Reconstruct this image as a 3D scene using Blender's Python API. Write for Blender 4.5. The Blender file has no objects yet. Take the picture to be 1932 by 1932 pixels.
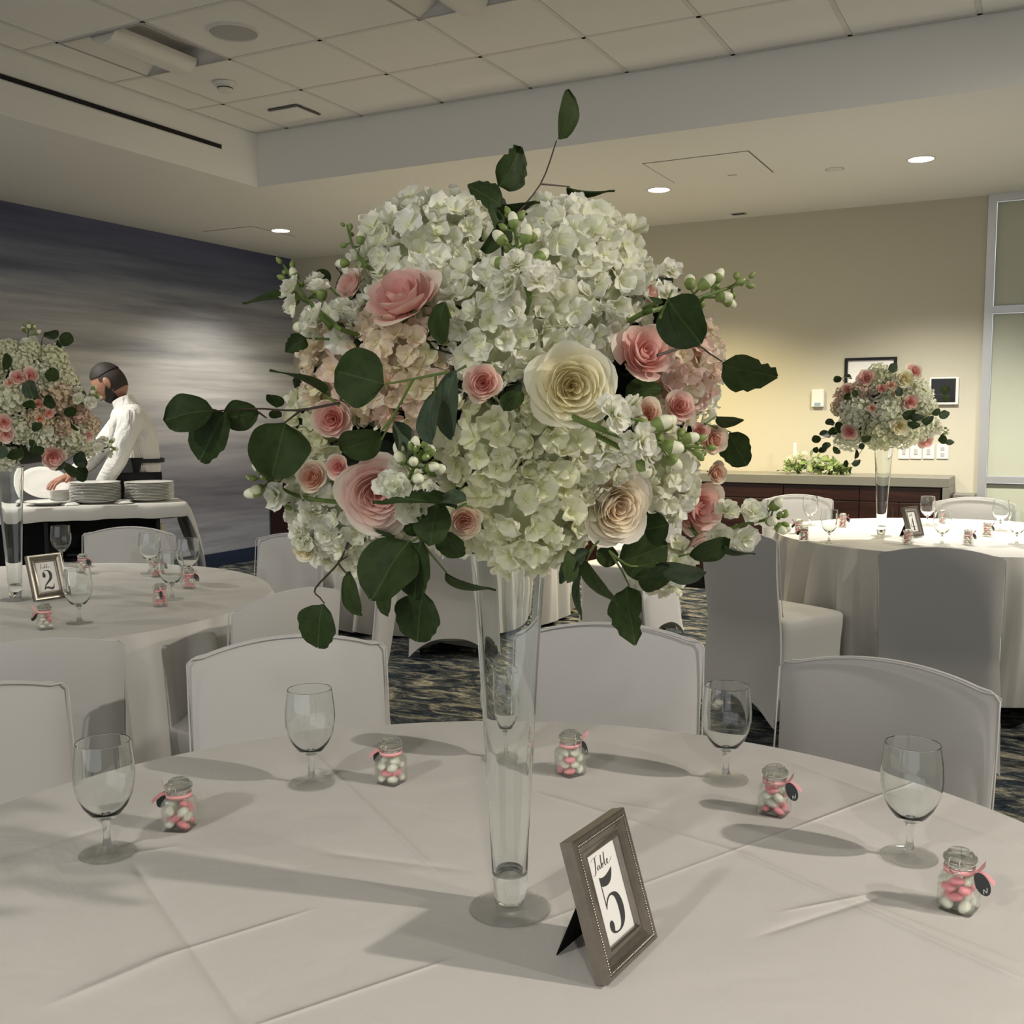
import bpy, bmesh, math, random
import numpy as np
from math import sin, cos, pi, radians, sqrt, atan2, acos
from mathutils import Vector, Matrix, Euler
from mathutils.geometry import tessellate_polygon

rnd = random.Random(11)
S = bpy.context.scene
COL = S.collection
# ---------------------------------------------------------------- camera
FPX, YAW, PITCH, ROLL, CYP, CAMH = 1976.9, -0.4784, 0.0999, -0.0040, 984.6, 1.3785
_cy, _sy, _cp, _sp = cos(YAW), sin(YAW), cos(PITCH), sin(PITCH)
FW = Vector((_sy * _cp, _cy * _cp, -_sp))
_r = Vector((_cy, -_sy, 0)); _u = _r.cross(FW)
RT = cos(ROLL) * _r + sin(ROLL) * _u
UP = -sin(ROLL) * _r + cos(ROLL) * _u
CAM = Vector((0, 0, CAMH))
cam = bpy.data.cameras.new('camera'); camo = bpy.data.objects.new('camera', cam); COL.objects.link(camo)
camo.matrix_world = Matrix(((RT.x, UP.x, -FW.x, CAM.x), (RT.y, UP.y, -FW.y, CAM.y), (RT.z, UP.z, -FW.z, CAM.z), (0, 0, 0, 1)))
cam.sensor_width = 36; cam.lens = 36 * FPX / 1932; cam.shift_y = (CYP - 966) / 1932; cam.clip_start = .05
S.camera = camo
# ---------------------------------------------------------------- world, exposure, lights
W = bpy.data.worlds.new('world'); S.world = W; W.use_nodes = True
W.node_tree.nodes['Background'].inputs[0].default_value = (.95, .97, 1.0, 1)
W.node_tree.nodes['Background'].inputs[1].default_value = .55
S.view_settings.view_transform = 'Standard'; S.view_settings.look = 'None'
S.view_settings.exposure = 1.0; S.view_settings.gamma = 1.0; S.view_settings.use_curve_mapping = False
cy = S.cycles
cy.max_bounces = 12; cy.diffuse_bounces = 4; cy.glossy_bounces = 3; cy.transmission_bounces = 12; cy.transparent_max_bounces = 14
cy.caustics_reflective = False; cy.caustics_refractive = True; cy.use_denoising = True; cy.sample_clamp_indirect = 8; cy.blur_glossy = .5
SOFZ, CEILZ, XL, YB, WX, WY = 2.9614, 3.3168, -6.897, 8.50, -4.968, 5.786
XR, YF, WXR = 4.4, -2.6, 2.2

def spot(name, loc, tgt, power, col, size=radians(100), blend=.7, rad=.05):
    l = bpy.data.lights.new(name, 'SPOT'); l.energy = power; l.color = col; l.spot_size = size; l.spot_blend = blend; l.shadow_soft_size = rad
    o = bpy.data.objects.new(name, l); COL.objects.link(o); o.location = loc
    o.rotation_euler = (Vector(tgt) - Vector(loc)).to_track_quat('-Z', 'Y').to_euler()
    return o
WARM = (1.0, .90, .72); NEUT = (1.0, .955, .875); GOLD = (1.0, .83, .47)
# recessed downlights: three in view over the back row, the others unseen, some added as fill
LAMPS = [((-5.93, 7.186), 75, NEUT), ((-4.24, 7.17), 110, WARM), ((-2.554, 7.186), 195, GOLD), ((-.82, 7.12), 190, NEUT), ((.9, 7.12), 160, NEUT), ((2.8, 6.6), 120, NEUT)]
for (x, y), p, c in LAMPS:
    spot('downlight_or_fill', (x, y, SOFZ - .03), (x, y, 0), p, c, radians(122), .75)
spot('downlight_or_fill', (-5.7, 3.3, SOFZ - .03), (-5.3, 3.9, .9), 130, NEUT, radians(120), .8)
spot('downlight_or_fill', (-5.9, .2, SOFZ - .03), (-5.6, .6, 0), 150, NEUT, radians(130), .8)  # unseen lamp added at the left to raise the room light
spot('downlight_or_fill', (2.55, 1.75, SOFZ - .03), (-.6, 1.1, .76), 175, (1.0, .92, .82), radians(75), .6, .05)
spot('downlight_or_fill', (2.7, 1.0, SOFZ - .03), (2.5, 1.0, 0), 130, NEUT, radians(130), .8)  # added beyond the right edge as extra fill from above
spot('downlight_or_fill', (2.55, 4.4, SOFZ - .03), (-.3, 5.2, .76), 190, (1.0, .93, .8), radians(95), .8, .05)  # unseen lamp added to brighten the right-hand table
for x, p in ((-3.9, 110), (-1.3, 105), (1.2, 100)):
    spot('downlight_or_fill', (x, -1.9, SOFZ - .03), (x, -1.2, 0), p, NEUT, radians(135), .9, .08)  # row behind the camera, added for more overhead light

# ---------------------------------------------------------------- pixel helpers (at a known plane)
def ray(x, y): return FW + RT * ((x - 966) / FPX) + UP * ((CYP - y) / FPX)
def onz(x, y, z): d = ray(x, y); return CAM + d * ((z - CAMH) / d.z)
def ony(x, y, Y): d = ray(x, y); return CAM + d * (Y / d.y)
def onx(x, y, X): d = ray(x, y); return CAM + d * (X / d.x)
def atd(x, y, D): return CAM + ray(x, y) * D
def depth(P): return (Vector(P) - CAM).dot(FW)

# ---------------------------------------------------------------- materials
MATS = {}
def mat(name, col=(.8, .8, .8), rough=.5, metal=0, spec=.5, build=None, **kw):
    if name in MATS: return MATS[name]
    m = bpy.data.materials.new(name); m.use_nodes = True; nt = m.node_tree; b = nt.nodes['Principled BSDF']
    b.inputs['Base Color'].default_value = (*col, 1); b.inputs['Roughness'].default_value = rough
    b.inputs['Metallic'].default_value = metal; b.inputs['Specular IOR Level'].default_value = spec
    for k, v in kw.items(): b.inputs[k.replace('_', ' ')].default_value = v
    if build: build(nt, b)
    MATS[name] = m
    return m
def N(nt, t, **kw):
    n = nt.nodes.new(t)
    for k, v in kw.items():
        if k.startswith('i_'): n.inputs[k[2:].replace('_', ' ')].default_value = v
        elif k[0] == 'n' and k[1:].isdigit(): n.inputs[int(k[1:])].default_value = v
        else: setattr(n, k, v)
    return n
def L(nt, a, b): nt.links.new(a, b)
def ramp(nt, fac, stops, interp='LINEAR'):
    r = nt.nodes.new('ShaderNodeValToRGB'); r.color_ramp.interpolation = interp
    e = r.color_ramp.elements
    while len(e) < len(stops): e.new(.5)
    for k, (p, c) in enumerate(stops): e[k].position = p; e[k].color = (*c, 1)
    if fac: L(nt, fac, r.inputs[0])
    return r
def coords(nt, which='Object', scale=(1, 1, 1), rot=(0, 0, 0)):
    t = N(nt, 'ShaderNodeTexCoord'); m = N(nt, 'ShaderNodeMapping'); L(nt, t.outputs[which], m.inputs[0])
    m.inputs['Scale'].default_value = scale; m.inputs['Rotation'].default_value = rot
    return m.outputs[0]
def bump(nt, b, h, strength=.3, dist=.01):
    n = N(nt, 'ShaderNodeBump'); n.inputs['Strength'].default_value = strength; n.inputs['Distance'].default_value = dist
    L(nt, h, n.inputs['Height']); L(nt, n.outputs[0], b.inputs['Normal']); return n

def fabric(nt, b, sc=900, st=.12):
    n = N(nt, 'ShaderNodeTexNoise'); n.inputs['Scale'].default_value = 3; n.inputs['Detail'].default_value = 3
    w = N(nt, 'ShaderNodeTexNoise'); w.inputs['Scale'].default_value = sc
    c = coords(nt); L(nt, c, n.inputs[0]); L(nt, c, w.inputs[0])
    m = N(nt, 'ShaderNodeMath', operation='MULTIPLY_ADD'); L(nt, n.outputs[0], m.inputs[0]); m.inputs[1].default_value = 1.2; L(nt, w.outputs[0], m.inputs[2])
    bump(nt, b, m.outputs[0], st, .004)
M_CHAIR = mat('spandex_white', (.50, .49, .475), .62, spec=.25, build=lambda nt, b: fabric(nt, b, 500, .10), Sheen_Weight=.5, Sheen_Roughness=.4)

CREASES = [((490, 1932), (825, 1818), .0035, 1), ((1020, 1740), (1530, 1550), .0035, .6), ((1530, 1550), (1760, 1462), .0035, 1), ((130, 1880), (320, 1800), .008, .8),
           ((320, 1800), (560, 1725), .004, .9), ((820, 1640), (590, 1420), .006, .8), ((260, 1640), (460, 1932), .007, -.6),
           ((1030, 1500), (1400, 1610), .006, .7), ((1400, 1610), (1932, 1850), .008, .9), ((150, 1625), (310, 1600), .005, .7),
           ((1500, 1715), (1625, 1690), .004, .8), ((1450, 1760), (1650, 1695), .006, -.6), ((1625, 1700), (1932, 1820), .004, .9),
           ((1250, 1530), (1160, 1515), .005, .6), ((1470, 1430), (1932, 1600), .008, .5), ((0, 1620), (200, 1560), .012, -.5), ((620, 1610), (860, 1640), .01, -.4)]
def cloth_main(nt, b):
    t = N(nt, 'ShaderNodeNewGeometry'); acc = None
    for (a, c, w, s) in CREASES:
        P, Q = onz(*a, .76), onz(*c, .76); d = (Q - P); ln = d.length; d.normalize()
        sub = N(nt, 'ShaderNodeVectorMath', operation='SUBTRACT'); L(nt, t.outputs['Position'], sub.inputs[0]); sub.inputs[1].default_value = P
        al = N(nt, 'ShaderNodeVectorMath', operation='DOT_PRODUCT'); L(nt, sub.outputs[0], al.inputs[0]); al.inputs[1].default_value = d
        ac = N(nt, 'ShaderNodeVectorMath', operation='DOT_PRODUCT'); L(nt, sub.outputs[0], ac.inputs[0]); ac.inputs[1].default_value = (-d.y, d.x, 0)
        q = N(nt, 'ShaderNodeMath', operation='DIVIDE'); L(nt, ac.outputs['Value'], q.inputs[0]); q.inputs[1].default_value = w
        q2 = N(nt, 'ShaderNodeMath', operation='MULTIPLY'); L(nt, q.outputs[0], q2.inputs[0]); L(nt, q.outputs[0], q2.inputs[1])
        q3 = N(nt, 'ShaderNodeMath', operation='ADD'); L(nt, q2.outputs[0], q3.inputs[0]); q3.inputs[1].default_value = 1
        q4 = N(nt, 'ShaderNodeMath', operation='DIVIDE'); q4.inputs[0].default_value = s * w * .75; L(nt, q3.outputs[0], q4.inputs[1])
        m1 = N(nt, 'ShaderNodeMapRange', interpolation_type='SMOOTHSTEP'); L(nt, al.outputs['Value'], m1.inputs[0]); m1.inputs[1].default_value = -.04; m1.inputs[2].default_value = .03
        m2 = N(nt, 'ShaderNodeMapRange', interpolation_type='SMOOTHSTEP'); L(nt, al.outputs['Value'], m2.inputs[0]); m2.inputs[1].default_value = ln + .04; m2.inputs[2].default_value = ln - .03
        k = N(nt, 'ShaderNodeMath', operation='MULTIPLY'); L(nt, m1.outputs[0], k.inputs[0]); L(nt, m2.outputs[0], k.inputs[1])
        k2 = N(nt, 'ShaderNodeMath', operation='MULTIPLY'); L(nt, k.outputs[0], k2.inputs[0]); L(nt, q4.outputs[0], k2.inputs[1])
        if acc is None: acc = k2.outputs[0]
        else:
            ad = N(nt, 'ShaderNodeMath', operation='ADD'); L(nt, acc, ad.inputs[0]); L(nt, k2.outputs[0], ad.inputs[1]); acc = ad.outputs[0]
    n = N(nt, 'ShaderNodeTexNoise'); n.inputs['Scale'].default_value = 5; n.inputs['Detail'].default_value = 4; n.inputs['Distortion'].default_value = .6; L(nt, t.outputs['Position'], n.inputs[0])
    w = N(nt, 'ShaderNodeTexNoise'); w.inputs['Scale'].default_value = 700; L(nt, t.outputs['Position'], w.inputs[0])
    a1 = N(nt, 'ShaderNodeMath', operation='MULTIPLY_ADD'); L(nt, n.outputs[0], a1.inputs[0]); a1.inputs[1].default_value = .006; L(nt, acc, a1.inputs[2])
    a2 = N(nt, 'ShaderNodeMath', operation='MULTIPLY_ADD'); L(nt, w.outputs[0], a2.inputs[0]); a2.inputs[1].default_value = .0003; L(nt, a1.outputs[0], a2.inputs[2])
    bump(nt, b, a2.outputs[0], 1.0, 1.0)
M_CLOTH1 = mat('tablecloth_main', (.56, .54, .51), .75, spec=.2, build=cloth_main)
M_CLOTH = mat('tablecloth', (.60, .585, .55), .75, spec=.2, build=lambda nt, b: fabric(nt, b, 500, .25))

def carpet(nt, b):
    c = coords(nt, 'Object', (1, 2.6, 1), (0, 0, radians(28)))
    n1 = N(nt, 'ShaderNodeTexNoise', i_Scale=5.0, i_Detail=7.0, i_Roughness=.72, i_Distortion=.9); L(nt, c, n1.inputs[0])
    r = ramp(nt, n1.outputs[0], [(.36, (.010, .014, .022)), (.46, (.03, .042, .055)), (.52, (.10, .105, .10)), (.57, (.26, .24, .18)), (.66, (.42, .39, .30))])
    n2 = N(nt, 'ShaderNodeTexNoise', i_Scale=26.0, i_Detail=5.0, i_Roughness=.8); L(nt, c, n2.inputs[0])
    r2 = ramp(nt, n2.outputs[0], [(.42, (.25, .27, .30)), (.60, (1, 1, 1))])
    mx = N(nt, 'ShaderNodeMix', data_type='RGBA', blend_type='MULTIPLY'); mx.inputs[0].default_value = .85; L(nt, r.outputs[0], mx.inputs[6]); L(nt, r2.outputs[0], mx.inputs[7])
    L(nt, mx.outputs[2], b.inputs['Base Color'])
    f = N(nt, 'ShaderNodeTexNoise', i_Scale=300.0); L(nt, c, f.inputs[0]); bump(nt, b, f.outputs[0], .5, .004)
M_CARPET = mat('carpet', rough=.95, spec=.1, build=carpet)

def mural(nt, b):
    c = coords(nt, 'Object', (1, .35, 3.2))
    n1 = N(nt, 'ShaderNodeTexNoise', i_Scale=1.1, i_Detail=5.0, i_Roughness=.55, i_Distortion=.3); L(nt, c, n1.inputs[0])
    t = N(nt, 'ShaderNodeTexCoord'); s = N(nt, 'ShaderNodeSeparateXYZ'); L(nt, t.outputs['Object'], s.inputs[0])
    mr = N(nt, 'ShaderNodeMapRange'); L(nt, s.outputs['Z'], mr.inputs[0]); mr.inputs[1].default_value = 0; mr.inputs[2].default_value = 2.96
    ad = N(nt, 'ShaderNodeMath', operation='MULTIPLY_ADD'); L(nt, n1.outputs[0], ad.inputs[0]); ad.inputs[1].default_value = .22; L(nt, mr.outputs[0], ad.inputs[2])
    sb = N(nt, 'ShaderNodeMath', operation='SUBTRACT'); L(nt, ad.outputs[0], sb.inputs[0]); sb.inputs[1].default_value = .11
    r = ramp(nt, sb.outputs[0], [(0, (.29, .30, .35)), (.14, (.27, .28, .32)), (.24, (.15, .145, .165)), (.34, (.23, .225, .24)), (.43, (.33, .32, .33)), (.52, (.40, .39, .385)), (.60, (.54, .53, .51)), (.66, (.38, .375, .385)),
                                 (.75, (.36, .36, .385)), (.84, (.17, .185, .245)), (.93, (.10, .11, .17)), (1, (.08, .085, .145))])
    c2 = coords(nt, 'Object', (1, .28, 5)); n2 = N(nt, 'ShaderNodeTexNoise', i_Scale=1.3, i_Detail=5.0, i_Roughness=.6); L(nt, c2, n2.inputs[0])
    r2 = ramp(nt, n2.outputs[0], [(.36, (.66, .65, .68)), (.5, (.98, .98, .98)), (.64, (1.28, 1.27, 1.24))])
    mx = N(nt, 'ShaderNodeMix', data_type='RGBA', blend_type='MULTIPLY'); mx.inputs[0].default_value = .95; L(nt, r.outputs[0], mx.inputs[6]); L(nt, r2.outputs[0], mx.inputs[7])
    L(nt, mx.outputs[2], b.inputs['Base Color'])
M_MURAL = mat('mural_seascape', rough=.5, spec=.3, build=mural)
def wallpaper(nt, b):
    n = N(nt, 'ShaderNodeTexNoise', i_Scale=240.0, i_Detail=2.0); L(nt, coords(nt), n.inputs[0]); bump(nt, b, n.outputs[0], .15, .003)
M_WALL = mat('wallpaper_beige', (.52, .49, .39), .7, spec=.2, build=wallpaper)
M_PLASTER = mat('soffit_plaster', (.80, .79, .76), .8, spec=.15)
M_PLASTER2 = mat('plaster_side', (.60, .59, .57), .8, spec=.15)
def tilem(nt, b):
    n = N(nt, 'ShaderNodeTexNoise', i_Scale=160.0, i_Detail=3.0); L(nt, coords(nt), n.inputs[0]); bump(nt, b, n.outputs[0], .25, .003)
M_TILE = mat('acoustic_tile', (.80, .785, .75), .9, spec=.1, build=tilem)
M_BAR = mat('grid_white', (.66, .645, .61), .5)
M_BLACK = mat('black_matte', (.008, .008, .009), .6, spec=.3)
M_WHITE = mat('white_plastic', (.72, .70, .66), .4)
M_GREYPL = mat('grey_grille', (.42, .41, .40), .7)
M_NAVY = mat('navy_vinyl', (.012, .022, .05), .5)
M_ALU = mat('brushed_aluminium', (.58, .58, .58), .38, metal=.75)
M_FROST = mat('frosted_glass', (.46, .475, .37), .22, spec=.6)
def wood(nt, b):
    c = coords(nt, 'Object', (1.2, 1.2, 14)); n = N(nt, 'ShaderNodeTexNoise', i_Scale=3.0, i_Detail=5.0, i_Distortion=.5); L(nt, c, n.inputs[0])
    r = ramp(nt, n.outputs[0], [(.3, (.011, .0032, .002)), (.7, (.030, .008, .0045))]); L(nt, r.outputs[0], b.inputs['Base Color'])
M_CHERRY = mat('cherry_veneer', rough=.35, spec=.4, build=wood)
M_STONE = mat('grey_laminate', (.155, .150, .125), .35)
M_METAL = mat('wire_steel', (.7, .7, .68), .25, metal=1)
M_DARKMETAL = mat('dark_metal', (.05, .05, .05), .4, metal=.5)
M_PLATE = mat('white_china', (.74, .73, .68), .18)
M_PINKRIB = mat('pink_satin', (.86, .42, .42), .35, spec=.5)
M_PAPER = mat('card_paper', (.80, .79, .76), .6)
M_INK = mat('printed_ink', (.035, .035, .035), .6)
M_VELVET = mat('black_velvet', (.004, .004, .004), .9, spec=.1)
def pewter(nt, b):
    n = N(nt, 'ShaderNodeTexNoise', i_Scale=90.0, i_Detail=4.0); L(nt, coords(nt), n.inputs[0])
    r = ramp(nt, n.outputs[0], [(.3, (.24, .22, .19)), (.7, (.29, .265, .23))]); L(nt, r.outputs[0], b.inputs['Base Color'])
M_PEWTER = mat('pewter_frame', rough=.30, metal=.9, build=pewter)

# thin clear glass: most light goes straight through the thin wall, the rim of each shape reflects
def glassm(name, tint=(.993, .996, .995), edge=(.62, .65, .63), gl=1.0, base=.012, k=.42):
    m = bpy.data.materials.new(name); m.use_nodes = True; nt = m.node_tree; nt.nodes.remove(nt.nodes['Principled BSDF'])
    out = nt.nodes['Material Output']
    lw = N(nt, 'ShaderNodeLayerWeight'); lw.inputs[0].default_value = .28
    r = ramp(nt, lw.outputs['Facing'], [(0, tint), (.55, tint), (.97, edge)])
    tr = N(nt, 'ShaderNodeBsdfTransparent'); L(nt, r.outputs[0], tr.inputs[0])
    g = N(nt, 'ShaderNodeBsdfGlossy'); g.inputs['Roughness'].default_value = .02; g.inputs[0].default_value = (gl, gl, gl, 1)
    p = N(nt, 'ShaderNodeMath', operation='POWER'); L(nt, lw.outputs['Facing'], p.inputs[0]); p.inputs[1].default_value = 3.5
    ma = N(nt, 'ShaderNodeMath', operation='MULTIPLY_ADD'); L(nt, p.outputs[0], ma.inputs[0]); ma.inputs[1].default_value = k; ma.inputs[2].default_value = base
    mx = N(nt, 'ShaderNodeMixShader'); L(nt, ma.outputs[0], mx.inputs[0]); L(nt, tr.outputs[0], mx.inputs[1]); L(nt, g.outputs[0], mx.inputs[2])
    L(nt, mx.outputs[0], out.inputs[0]); MATS[name] = m
    return m
M_GLASS = glassm('clear_glass')
M_GLASSJ = glassm('jar_glass', (.97, .985, .97), (.42, .46, .42), 1.0, .03)
def solidglass(name, col=(1, 1, 1)):
    m = bpy.data.materials.new(name); m.use_nodes = True; nt = m.node_tree; nt.nodes.remove(nt.nodes['Principled BSDF'])
    g = N(nt, 'ShaderNodeBsdfGlass'); g.inputs['Color'].default_value = (*col, 1); g.inputs['IOR'].default_value = 1.47
    L(nt, g.outputs[0], nt.nodes['Material Output'].inputs[0]); MATS[name] = m
    return m
M_SOLID = solidglass('solid_glass', (.985, .995, .99))
M_GLASS = M_SOLID
def halfglass(name, f, col=(.985, .995, .99)):
    m = bpy.data.materials.new(name); m.use_nodes = True; nt = m.node_tree; nt.nodes.remove(nt.nodes['Principled BSDF'])
    g = N(nt, 'ShaderNodeBsdfGlass'); g.inputs['Color'].default_value = (*col, 1); g.inputs['IOR'].default_value = 1.47
    t = N(nt, 'ShaderNodeBsdfTransparent'); x = N(nt, 'ShaderNodeMixShader'); x.inputs[0].default_value = f
    L(nt, t.outputs[0], x.inputs[1]); L(nt, g.outputs[0], x.inputs[2]); L(nt, x.outputs[0], nt.nodes['Material Output'].inputs[0]); MATS[name] = m
    return m
M_FOOT = halfglass('foot_glass', .5)
M_GLASSJ = halfglass('jar_glass', .32, (.95, .985, .95))
M_LID = halfglass('lid_glass', .7, (.96, .985, .96))

def petalm(name, stops, transl=.36, grad=None):
    """petal: colour varies per floret; a little light comes through"""
    m = bpy.data.materials.new(name); m.use_nodes = True; nt = m.node_tree; nt.nodes.remove(nt.nodes['Principled BSDF'])
    oi = N(nt, 'ShaderNodeObjectInfo'); r = ramp(nt, oi.outputs['Random'], stops)
    c = r.outputs[0]
    if grad:
        at = N(nt, 'ShaderNodeAttribute', attribute_name='grad'); r2 = ramp(nt, at.outputs['Fac'], grad)
        mx = N(nt, 'ShaderNodeMix', data_type='RGBA', blend_type='MULTIPLY'); mx.inputs[0].default_value = 1; L(nt, c, mx.inputs[6]); L(nt, r2.outputs[0], mx.inputs[7]); c = mx.outputs[2]
    n = N(nt, 'ShaderNodeTexNoise', i_Scale=60.0, i_Detail=3.0); L(nt, coords(nt), n.inputs[0])
    bp = N(nt, 'ShaderNodeBump'); bp.inputs['Strength'].default_value = .35; bp.inputs['Distance'].default_value = .003; L(nt, n.outputs[0], bp.inputs['Height'])
    p = N(nt, 'ShaderNodeBsdfPrincipled'); p.inputs['Roughness'].default_value = .55; p.inputs['Specular IOR Level'].default_value = .25; L(nt, c, p.inputs['Base Color']); L(nt, bp.outputs[0], p.inputs['Normal'])
    t = N(nt, 'ShaderNodeBsdfTranslucent'); L(nt, c, t.inputs[0])
    mx = N(nt, 'ShaderNodeMixShader'); mx.inputs[0].default_value = transl; L(nt, p.outputs[0], mx.inputs[1]); L(nt, t.outputs[0], mx.inputs[2])
    L(nt, mx.outputs[0], nt.nodes['Material Output'].inputs[0]); MATS[name] = m
    return m
WG = [(0, (.93, .92, .82)), (.35, (.90, .90, .78)), (.7, (.95, .945, .88)), (1, (.975, .97, .93))]
GG = [(0, (.84, .87, .58)), (.25, (.97, .98, .86)), (1, (1, 1, 1))]
P_WHITE = petalm('petal_white', WG, grad=GG)
P_GREEN = petalm('petal_green', [(0, (.90, .90, .70)), (.5, (.92, .92, .76)), (1, (.95, .94, .83))], grad=GG)
P_BLUSH = petalm('petal_blush', [(0, (.90, .76, .62)), (.3, (.92, .82, .68)), (.6, (.92, .72, .64)), (.85, (.90, .87, .64)), (1, (.94, .80, .75))], grad=GG)
P_PINKH = petalm('petal_pinkhydrangea', [(0, (.92, .74, .69)), (.5, (.92, .68, .64)), (.8, (.93, .86, .72)), (1, (.94, .80, .76))], grad=GG)
P_STOCK = petalm('petal_stock', [(0, (.86, .87, .76)), (1, (.93, .92, .87))], grad=[(0, (.72, .82, .40)), (.25, (1, 1, .9)), (1, (1, 1, 1))])
RG = [(0, (.90, .62, .55)), (.45, (.98, .90, .86)), (1, (1, 1, 1))]
P_RPINK = petalm('petal_pinkrose', [(0, (.93, .72, .66)), (1, (.94, .77, .71))], .28, grad=[(0, (1.0, .60, .56)), (.5, (1, .84, .82)), (.8, (1.0, .96, .92)), (1, (1.0, 1.16, 1.06))])
P_RPALE = petalm('petal_palepink', [(0, (.94, .81, .74)), (1, (.95, .85, .78))], .28, grad=[(0, (1.0, .64, .58)), (.5, (1, .84, .82)), (.8, (1, .96, .94)), (1, (1.0, 1.08, 1.02))])
P_RCREAM = petalm('petal_cream', [(0, (.97, .93, .70)), (1, (.98, .95, .77))], .28, grad=[(0, (1, .90, .70)), (.4, (1, .97, .88)), (1, (1.02, 1.04, 1.12))])
P_RPEACH = petalm('petal_peachcream', [(0, (.96, .89, .75)), (1, (.97, .92, .81))], .28, grad=[(0, (1, .80, .62)), (.5, (1, .96, .88)), (1, (1.02, 1.04, 1.08))])
P_SPRAY = petalm('petal_spray', [(0, (.93, .71, .64)), (1, (.94, .76, .68))], .28, grad=[(0, (1, .56, .52)), (.5, (1, .84, .82)), (.8, (1.0, 1.0, .96)), (1, (1.0, 1.18, 1.08))])
P_SPEACH = petalm('petal_spraypeach', [(0, (.94, .74, .60)), (1, (.94, .78, .66))], .28, grad=[(0, (1, .62, .52)), (.6, (1, 1, 1)), (1, (1.02, 1.2, 1.1))])

def leafm(name, c1, c2, vein):
    m = bpy.data.materials.new(name); m.use_nodes = True; nt = m.node_tree; p = nt.nodes['Principled BSDF']
    t = N(nt, 'ShaderNodeTexCoord'); s = N(nt, 'ShaderNodeSeparateXYZ'); L(nt, t.outputs['Object'], s.inputs[0])
    ab = N(nt, 'ShaderNodeMath', operation='ABSOLUTE'); L(nt, s.outputs['X'], ab.inputs[0])
    mr = N(nt, 'ShaderNodeMapRange', interpolation_type='SMOOTHSTEP'); L(nt, ab.outputs[0], mr.inputs[0]); mr.inputs[1].default_value = .006; mr.inputs[2].default_value = .016; mr.inputs[3].default_value = 1; mr.inputs[4].default_value = 0
    # side veins: v-shaped waves
    sv = N(nt, 'ShaderNodeMath', operation='MULTIPLY_ADD'); L(nt, ab.outputs[0], sv.inputs[0]); sv.inputs[1].default_value = -.9; L(nt, s.outputs['Y'], sv.inputs[2])
    sn = N(nt, 'ShaderNodeMath', operation='MULTIPLY'); L(nt, sv.outputs[0], sn.inputs[0]); sn.inputs[1].default_value = 55
    si = N(nt, 'ShaderNodeMath', operation='SINE'); L(nt, sn.outputs[0], si.inputs[0])
    m2 = N(nt, 'ShaderNodeMapRange'); L(nt, si.outputs[0], m2.inputs[0]); m2.inputs[1].default_value = .96; m2.inputs[2].default_value = 1; m2.inputs[3].default_value = 0; m2.inputs[4].default_value = .22
    mxv = N(nt, 'ShaderNodeMath', operation='MAXIMUM'); L(nt, mr.outputs[0], mxv.inputs[0]); L(nt, m2.outputs[0], mxv.inputs[1])
    sc = N(nt, 'ShaderNodeMath', operation='MULTIPLY'); L(nt, mxv.outputs[0], sc.inputs[0]); sc.inputs[1].default_value = .6
    oi = N(nt, 'ShaderNodeObjectInfo'); r = ramp(nt, oi.outputs['Random'], [(0, c1), (1, c2)])
    n = N(nt, 'ShaderNodeTexNoise', i_Scale=5.0, i_Detail=4.0); L(nt, t.outputs['Object'], n.inputs[0]); rn = ramp(nt, n.outputs[0], [(.35, (.75, .78, .7)), (.65, (1.15, 1.12, 1.1))])
    mq = N(nt, 'ShaderNodeMix', data_type='RGBA', blend_type='MULTIPLY'); mq.inputs[0].default_value = 1; L(nt, r.outputs[0], mq.inputs[6]); L(nt, rn.outputs[0], mq.inputs[7])
    mx = N(nt, 'ShaderNodeMix', data_type='RGBA'); L(nt, sc.outputs[0], mx.inputs[0]); L(nt, mq.outputs[2], mx.inputs[6]); mx.inputs[7].default_value = (*vein, 1)
    L(nt, mx.outputs[2], p.inputs['Base Color']); p.inputs['Roughness'].default_value = .6; p.inputs['Specular IOR Level'].default_value = .16
    tl = N(nt, 'ShaderNodeBsdfTranslucent'); L(nt, mx.outputs[2], tl.inputs[0]); ms = N(nt, 'ShaderNodeMixShader'); ms.inputs[0].default_value = .12
    L(nt, p.outputs[0], ms.inputs[1]); L(nt, tl.outputs[0], ms.inputs[2]); L(nt, ms.outputs[0], nt.nodes['Material Output'].inputs[0]); MATS[name] = m
    return m
M_LEAF = leafm('eucalyptus_leaf', (.022, .042, .012), (.038, .062, .018), (.075, .11, .04))
M_LEAFG = leafm('eucalyptus_pale', (.050, .076, .048), (.065, .095, .060), (.11, .14, .09))
M_STEMB = mat('brown_twig', (.05, .032, .022), .6)
M_STEMG = mat('green_stem', (.10, .16, .03), .5)
M_BUDG = mat('bud_green', (.20, .27, .07), .55)
M_BUDW = mat('bud_white', (.74, .75, .55), .5)
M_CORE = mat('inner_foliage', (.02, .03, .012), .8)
M_CORES = {'w': mat('head_core_white', (.50, .53, .34), .8), 'b': mat('head_core_blush', (.46, .38, .26), .8)}

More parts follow.
